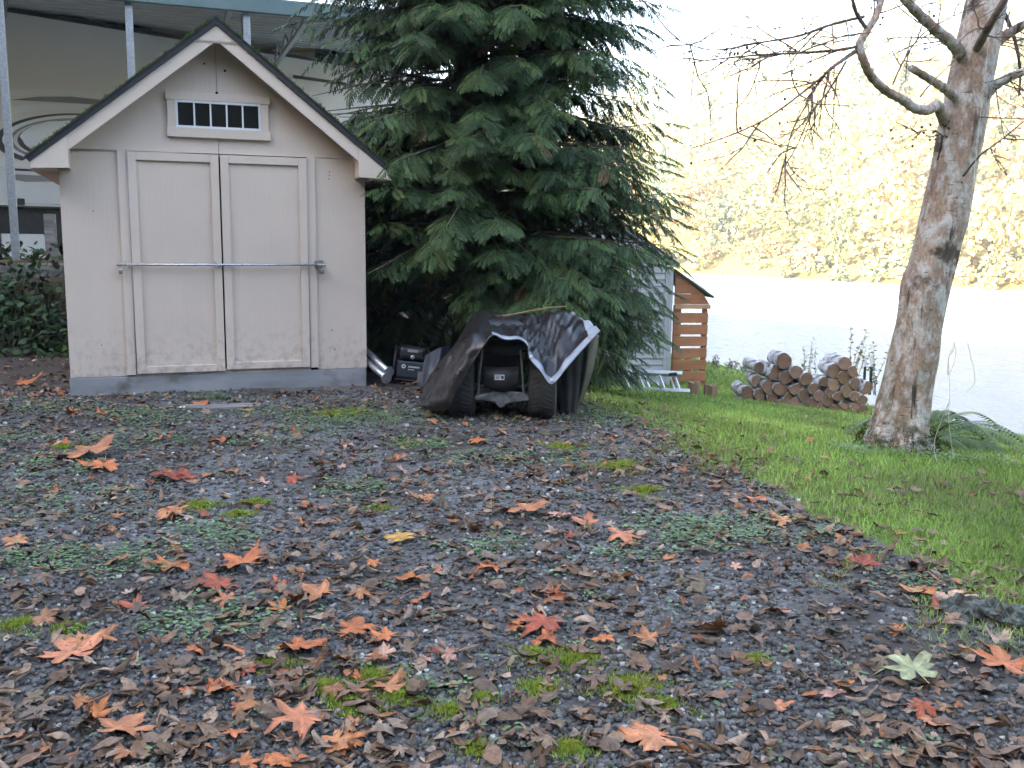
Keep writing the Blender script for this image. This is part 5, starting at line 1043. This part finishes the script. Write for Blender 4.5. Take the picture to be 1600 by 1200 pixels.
# ------------------------------------------------------------------ leaf litter and fallen maple leaves
HALF = [(-90, .06), (-68, .30), (-48, .50), (-30, .62), (-18, .52), (-6, .40), (4, .58), (10, .72), (18, .72), (28, .96), (38, .74), (45, .74), (52, .54), (59, .38), (65, .52), (68, .72), (75, .72), (81, .84), (90, 1.0)]
def maple(seed, curl=.25, crump=.05, thin=1.):
    q = np.random.default_rng(seed); ang = [a for a, _ in HALF] + [180 - a for a, _ in HALF[-2:0:-1]]; rd_ = [b for _, b in HALF] + [b for _, b in HALF[-2:0:-1]]
    ang = np.radians(np.array(ang)); rd_ = np.array(rd_) * q.uniform(.80, 1.12, len(ang)); n = len(ang); ph = q.uniform(0, 6.28, 4)
    def z(rr, a): return curl * rr ** 2 * (.5 + .6 * math.cos(2 * a + ph[0])) + crump * math.sin(5 * a + ph[1]) * rr + crump * .8 * math.sin(9 * rr + ph[2]) * rr + curl * .5 * rr ** 3 * math.cos(3 * a + ph[3])
    V = [(0, 0, 0)]; vein = [1.15]
    for f in (.42, .75, 1.0):
        for i in range(n):
            rr = rd_[i] * f; V.append((math.cos(ang[i]) * rr * thin, math.sin(ang[i]) * rr, z(rr, ang[i]))); tipn = HALF[i][1] if i < len(HALF) else HALF[len(HALF) * 2 - 2 - i][1]
            vein.append((1.3 if tipn in (.62, .96, 1.0) else .95) if f < 1 else .78)
    T = [(0, 1 + i, 1 + (i + 1) % n) for i in range(n)]
    for k in range(2):
        for i in range(n): a, b, c, d = 1 + k * n + i, 1 + k * n + (i + 1) % n, 1 + (k + 1) * n + (i + 1) % n, 1 + (k + 1) * n + i; T += [(a, d, c), (a, c, b)]
    # stalk
    m0 = len(V); L_ = q.uniform(.5, .9); b_ = q.uniform(-.3, .3)
    for t in (0, .5, 1): V += [(b_ * t * t - .012, -.05 - L_ * t, .02 + .05 * t), (b_ * t * t + .012, -.05 - L_ * t, .03 + .05 * t)]; vein += [1.1, 1.1]
    for k in range(2): a = m0 + 2 * k; T += [(a, a + 1, a + 3), (a, a + 3, a + 2)]
    V = np.array(V); V[:, 1] -= .15; V[:, 2] -= V[:, 2].min() * .8; return V * .62, np.array(T), np.array(vein)
def strip_leaf(seed, roll, bend, wd=.32, nx=6):
    q = np.random.default_rng(seed); V = []; ph = q.uniform(0, 6.28)
    for i in range(nx):
        t = i / (nx - 1); w_ = wd * math.sin(math.pi * min(.97, max(.05, t))) ** .7 * q.uniform(.85, 1.1)
        for s in (-1, -.45, 0, .45, 1):
            a = s * roll; yy = w_ * (math.sin(a) / roll if roll > .05 else s); zz = w_ * (1 - math.cos(a)) / max(roll, .05) + .03 * math.sin(7 * t + ph + s * 2); V.append((t - .5 + .03 * q.normal(), yy * q.uniform(.8, 1.2), zz + bend * (t - .5) ** 2 * 2 + .035 * q.normal()))
    T = []
    for i in range(nx - 1):
        for j in range(4): a = i * 5 + j; T += [(a, a + 5, a + 6), (a, a + 6, a + 1)]
    V = np.array(V); V[:, 2] -= V[:, 2].min(); return V, np.array(T)
LV = []
for k in range(8): LV.append(strip_leaf(k, [3.0, 2.0, 1.3, .8, 2.5, 1.6, 2.8, 1.0][k], [.5, -.3, .6, .5, .2, .8, -.4, .9][k], [.36, .40, .36, .34, .42, .34, .5, .45][k]))
for k in range(6):
    V, T, _ = maple(40 + k, [.9, -.7, 1.3, .5, -1.1, .7][k], .16); V[:, 2] -= V[:, 2].min(); nv = 1 + 36 * 3; keep_ = (T < nv).all(1); ring = np.arange(36)
    # coarse version: centre + mid ring + outer ring
    Vc = np.concatenate([V[:1], V[1:37], V[73:109]]); Tc = [(0, 1 + i, 1 + (i + 1) % 36) for i in range(0, 36)] + [t for i in range(36) for t in ((1 + i, 37 + i, 37 + (i + 1) % 36), (1 + i, 37 + (i + 1) % 36, 1 + (i + 1) % 36))]
    LV.append((Vc * 1.5, np.array(Tc)))
OR_, RD_, PE_, YE_, GR_, PI_ = (.44, .14, .045), (.34, .085, .04), (.46, .185, .08), (.52, .28, .06), (.30, .32, .16), (.48, .26, .18)
HERO = [(195, 1140, 112, PE_, 'large salmon maple leaf near the bottom edge below the shed'), (1015, 1155, 128, PE_, 'largest peach maple leaf, its stalk standing up, at the bottom edge'), (470, 1013, 96, OR_, 'broad orange maple leaf with a hole, below the paired smaller orange leaves'), (845, 978, 86, RD_, 'broad brick-pink maple leaf lying flat below the mower'), (460, 1135, 108, PE_, 'tan maple leaf with a dark curled leaf lying on it'),
        (375, 885, 86, OR_, 'wide flat orange maple leaf, biggest of a trio below the shed doors'), (265, 886, 62, OR_, 'crinkled orange maple leaf beside the wide flat orange one'), (338, 914, 84, RD_, 'red-orange maple leaf just below the wide flat orange one'), (494, 937, 78, PE_, 'peach-orange maple leaf with upright lobes on the gravel'), (436, 950, 46, OR_, 'small orange leaf touching the peach leaf with upright lobes'),
        (556, 985, 68, OR_, 'orange maple leaf with deep narrow lobes'), (600, 996, 52, OR_, 'curled half-moon orange leaf beside the deep-lobed one'), (110, 1020, 96, PE_, 'faded peach maple leaf with long narrow lobes at the picture edge side'), (820, 802, 66, PE_, 'pale pink maple leaf, first of a row of three below the mower'), (872, 806, 46, PI_, 'middle pale pink leaf of the row of three below the mower'), (915, 817, 58, PE_, 'peach leaf ending the row of three below the mower'),
        (975, 842, 74, PE_, 'flat salmon maple leaf near the lawn edge, beside green weeds'), (766, 888, 46, OR_, 'bright orange leaf with a raised tip, alone on dark gravel'), (640, 906, 58, OR_, 'crumpled orange and pink leaf in the middle of the driveway'), (628, 842, 54, YE_, 'yellow-peach maple leaf standing partly on edge'), (660, 780, 46, PE_, 'small pink crumpled leaf below the mower wheels'), (745, 691, 36, OR_, 'orange maple leaf just in front of the mower wheels'),
        (140, 714, 96, PE_, 'big peach maple leaf overlapping another, in front of the shed'), (158, 732, 54, OR_, 'orange leaf tucked under the big peach one'), (272, 746, 68, RD_, 'curled red-orange leaf in front of the shed doors'), (28, 850, 56, PE_, 'flat orange-peach maple leaf by itself at the picture edge'), (1350, 885, 58, RD_, 'red-orange folded leaf at the lawn edge'), (1430, 925, 66, OR_, 'orange leaf touching the pale pink leaf by the mossy timber'),
        (1488, 936, 86, PI_, 'pale whitish-pink maple leaf against the mossy timber'), (1470, 952, 54, RD_, 'red leaf under the pale pink leaf by the mossy timber'), (1565, 1035, 96, OR_, 'large orange maple leaf below the mossy timber'), (1420, 1060, 84, GR_, 'pale green narrow-lobed maple leaf on the gravel'), (1295, 1086, 50, PI_, 'small pale pink leaf near the pale green one'), (1215, 1102, 46, PE_, 'small peach five-lobed leaf on dark gravel near the bottom'),
        (945, 1000, 40, OR_, 'small orange leaf beside the broad brick-pink one'), (866, 928, 38, RD_, 'small dark red curled leaf above the broad brick-pink one'), (445, 1190, 84, OR_, 'orange maple leaf cut by the bottom edge'), (385, 1195, 70, OR_, 'salmon leaf tip beside the orange leaf cut by the bottom edge'), (345, 1077, 62, OR_, 'orange-brown leaf in two ragged pieces near the bottom'), (374, 1106, 44, RD_, 'small upright rust leaf near the bottom'), (300, 1020, 36, OR_, 'small orange leaf standing on edge in brown litter'),
        (1220, 816, 44, PE_, 'peach maple leaf next to the grey edging board'), (345, 690, 46, OR_, 'curled orange leaf in front of the shed, near the grey board'), (268, 806, 62, PE_, 'thin peach leaf lying flat before the shed'), (360, 740, 34, OR_, 'small orange leaf in front of the seam of the shed doors'), (310, 632, 40, OR_, 'orange leaf resting against the foot of the shed'), (385, 642, 24, YE_, 'small yellow leaf lying on the grey board'), (40, 600, 44, OR_, 'upright orange leaf by the shed corner and brambles'), (688, 636, 30, YE_, 'yellow-orange leaf at the tarpaulin hem beside the wheel')]
n = 60000; y = 1.95 + 8.9 * r.random(n) ** 1.35; x = r.uniform(-1, 1, n) * (.57 * y + .15); x = np.where(r.random(n) < .10, np.sign(x) * (.57 * y + r.uniform(.1, 1.3, n)), x); e_ = x - edge(y)
dn = .62 + .38 * wav(x, y, 1.5, 81) + .3 * wav(x, y, 4, 82); dn = dn * np.where(e_ < 0, 1, np.exp(-np.maximum(e_ + .25 * wav(x, y, 2.6, 21), 0) / .36) * .8 + .10); dn = dn * (1 + 1.7 * np.exp(-((e_ - .02 + .2 * wav(x, y, 2.6, 21)) / .22) ** 2)) * (1 + .5 * sstep(3.8, 6.0, y))
shedfront = (y > 7.60 + (x + 3.6) * .37) & (x > -3.65) & (x < -1.2); tr_ = (np.hypot((x - 2.7), y - 6.6) < .3)
hp = np.array([list(at_z(px, py, .02)[:2]) + [w__] for px, py, w__, *_ in HERO]); hs = hp[:, 2] / FPX * hp[:, 1] * .30
near_hero = (np.hypot(x[:, None] - hp[None, :, 0], y[:, None] - hp[None, :, 1]) < hs[None]).any(1)
k = (r.random(n) < dn * .5) & ~shedfront & ~tr_ & ~near_hero; x, y = x[k], y[k]; n = min(len(x), 8800); x, y = x[:n], y[:n]; print('LITTER', n)
kind = np.where(r.random(n) < .84, r.integers(0, 8, n), r.integers(8, 14, n)); sz = (.024 + .058 * r.random(n) ** 1.6) * np.where(kind > 7, .8, 1); pal = np.array([(.165, .098, .058), (.13, .084, .056), (.20, .128, .080), (.26, .182, .126), (.18, .126, .09), (.28, .115, .048), (.13, .098, .058)])
c = pal[r.choice(7, n, p=[.24, .20, .18, .14, .14, .06, .04])] * r.uniform(.65, 1.7, (n, 1))
A = rotm(r.uniform(0, 6.28, n), r.normal(0, .22, n), r.normal(0, .25, n) + np.where(r.random(n) < .35, math.pi, 0) * (kind < 6) * 0) * sz[:, None, None]; A[:, :, 2] *= (np.where(r.random(n) < .3, -1, 1) * r.uniform(.25, .75, n))[:, None]
zz = H(x, y) + .014 + np.where(A[:, 2, 2] < 0, sz * .30, 0) + r.uniform(0, .012, n)
# the 160 dry leaves that show largest are objects of their own
big = np.argsort(-(sz / y ** 1.0))[:160]; big = big[in_view(x[big], y[big], -.1)]; rest = np.ones(n, bool); rest[big] = False
V, T, C = scatter(LV, kind[rest], A[rest], np.stack([x, y, zz], 1)[rest], c[rest]); tag(link('leaf_litter', bigmesh('leaf_litter', V, T, C), M_leafb), 'dry brown leaf litter scattered over the gravel and lawn edge', 'leaf litter', kind='stuff')
M_leafd = attr_mat('dry_single_leaf', 'Vein', .7, .5, 7, .3, objcol=True, bmp=.5)
DM = []
for V, T in LV: me = bigmesh('dry_leaf', V, T, np.ones((len(V), 3)), smooth=True, attr='Vein'); me.materials.append(M_leafd); DM.append(me)
for i in big:
    o = bpy.data.objects.new('dry_leaf', DM[kind[i]]); COL.objects.link(o); M4 = Matrix(A[i].tolist()).to_4x4(); M4.translation = Vector((x[i], y[i], zz[i])); o.matrix_world = M4; o.color = (*c[i], 1); tag(o, 'curled dry brown leaf among many alike on the dark gravel', 'leaf', 'dry brown leaves on the gravel')
MM = []
for k in range(18):
    V, T, ve = maple(300 + k, [.22, -.2, .28, .15, -.3, .32, .25, -.15, .34][k % 9], [.10, .08, .11, .09, .13, .12, .10, .08, .14][k % 9], .8 + .05 * (k % 7)); me = bigmesh('maple_leaf', V, T, np.repeat(ve[:, None], 3, 1), smooth=True, attr='Vein'); me.materials.append(M_leafo); MM.append(me)
rh = np.random.default_rng(8)
def put_leaf(px, py, wpx, colr, lab, grp, k, tilt=.10):
    q = at_z(px, py, .015); z_ = float(H(q[0], q[1])); q = at_z(px, py, z_ + .02); s = wpx / FPX * q[1] * 1.12
    o = bpy.data.objects.new('maple_leaf', MM[k % 18]); COL.objects.link(o); o.location = (q[0], q[1], z_ + .018 + .008 * rh.random()); o.rotation_euler = (rh.normal(0, tilt) - .0, rh.normal(0, tilt), rh.uniform(0, 6.28)); o.scale = (s, s * rh.uniform(.85, 1.15), s * rh.uniform(.6, 1.1)); v = rh.uniform(.82, 1.18); o.color = (colr[0] * v, colr[1] * v * rh.uniform(.9, 1.1), colr[2] * v, 1); tag(o, lab, 'leaf', grp)
for k, (px, py, w_, c_, lab) in enumerate(HERO): put_leaf(px, py, w_, c_, lab, None, k)
pal = [OR_, RD_, PE_, OR_, (.32, .15, .07), PI_]; SM = []
for k in range(230):
    py = 612 + 568 * rh.random() ** 1.7; px = rh.uniform(0, 1500); 
    q = at_z(px, py, 0)
    if not (q[0] < edge(q[1]) + .5 * (rh.random() < .25)) or ((q[1] > 7.45 + (q[0] + 3.6) * .37) and -3.7 < q[0] < -1.1) or (abs(px - 780) < 110 and py < 665): continue
    if px > 700 and rh.random() < .62: continue
    SM.append((px, py, rh.uniform(.05, .115) * FPX / q[1], int(rh.integers(0, 6)), int(rh.integers(0, 18))))
LM = [(195, 1140, 'the large salmon leaf'), (1015, 1155, 'the largest peach leaf'), (470, 1013, 'the holed orange leaf'), (845, 978, 'the broad brick-pink leaf'), (460, 1135, 'the large tan leaf'), (375, 885, 'the wide flat orange leaf'), (338, 914, 'the trio red-orange leaf'), (494, 937, 'the upright-lobed peach leaf'), (556, 985, 'the deep-lobed orange leaf'), (110, 1020, 'the long-lobed faded peach leaf'),
      (820, 802, 'the pink leaf trio'), (975, 842, 'the flat salmon leaf'), (766, 888, 'the lone bright orange leaf'), (640, 906, 'the crumpled mid-driveway leaf'), (628, 842, 'the yellow-peach leaf'), (745, 691, 'the mower wheels'), (140, 714, 'the overlapping peach leaf'), (272, 746, 'the curled red leaf'), (28, 850, 'the lone flat peach leaf'), (1350, 885, 'the folded red leaf'), (1488, 936, 'the mossy timber leaf'), (1565, 1035, 'the large corner leaf'), (1420, 1060, 'the pale green leaf'), (1220, 816, 'the grey edging board'), (345, 638, 'the weathered grey board'), (640, 600, 'the generator')]
CN = ['orange', 'red', 'peach', 'orange', 'rust', 'pink']; groups = {}
for i, (px, py, w_, ci, k) in enumerate(SM):
    p = at_z(px, py, 0); best = min(LM, key=lambda l: np.hypot(*(at_z(l[0], l[1], 0) - p)[:2])); d = p - at_z(best[0], best[1], 0)
    side_ = ('on the shed side of' if d[1] > 0 else 'on the camera side of') if abs(d[1]) > abs(d[0]) else ('on the lawn side of' if d[0] > 0 else 'on the bramble side of'); groups.setdefault((best[2], side_, CN[ci]), []).append((np.hypot(d[0], d[1]), i))
for (lm, side_, cn), mem in groups.items():
    for rk, (_, i) in enumerate(sorted(mem)):
        px, py, w_, ci, k = SM[i]; lab = 'small %s leaf %s%s %s' % (cn, '' if rk == 0 else ORD[rk] + ' nearest ', side_, lm)
        put_leaf(px, py, w_, pal[ci], lab, 'small orange maple leaves in the litter', k, .3)

# ------------------------------------------------------------------ thin haze added to pale the far bank
hz = G().box(-690, 890, -590, 1090, -8, 96).build('haze', None); hm = bpy.data.materials.new('haze_air'); hm.use_nodes = True; hn = hm.node_tree; hn.nodes.clear()
pv = hn.nodes.new('ShaderNodeVolumePrincipled'); pv.inputs['Color'].default_value = (.95, .96, 1, 1); pv.inputs['Density'].default_value = .0008; ho = hn.nodes.new('ShaderNodeOutputMaterial'); hn.links.new(pv.outputs[0], ho.inputs['Volume'])
hz.data.materials.append(hm); tag(hz, 'thin pale haze added to wash out the far bank', 'haze', kind='stuff')
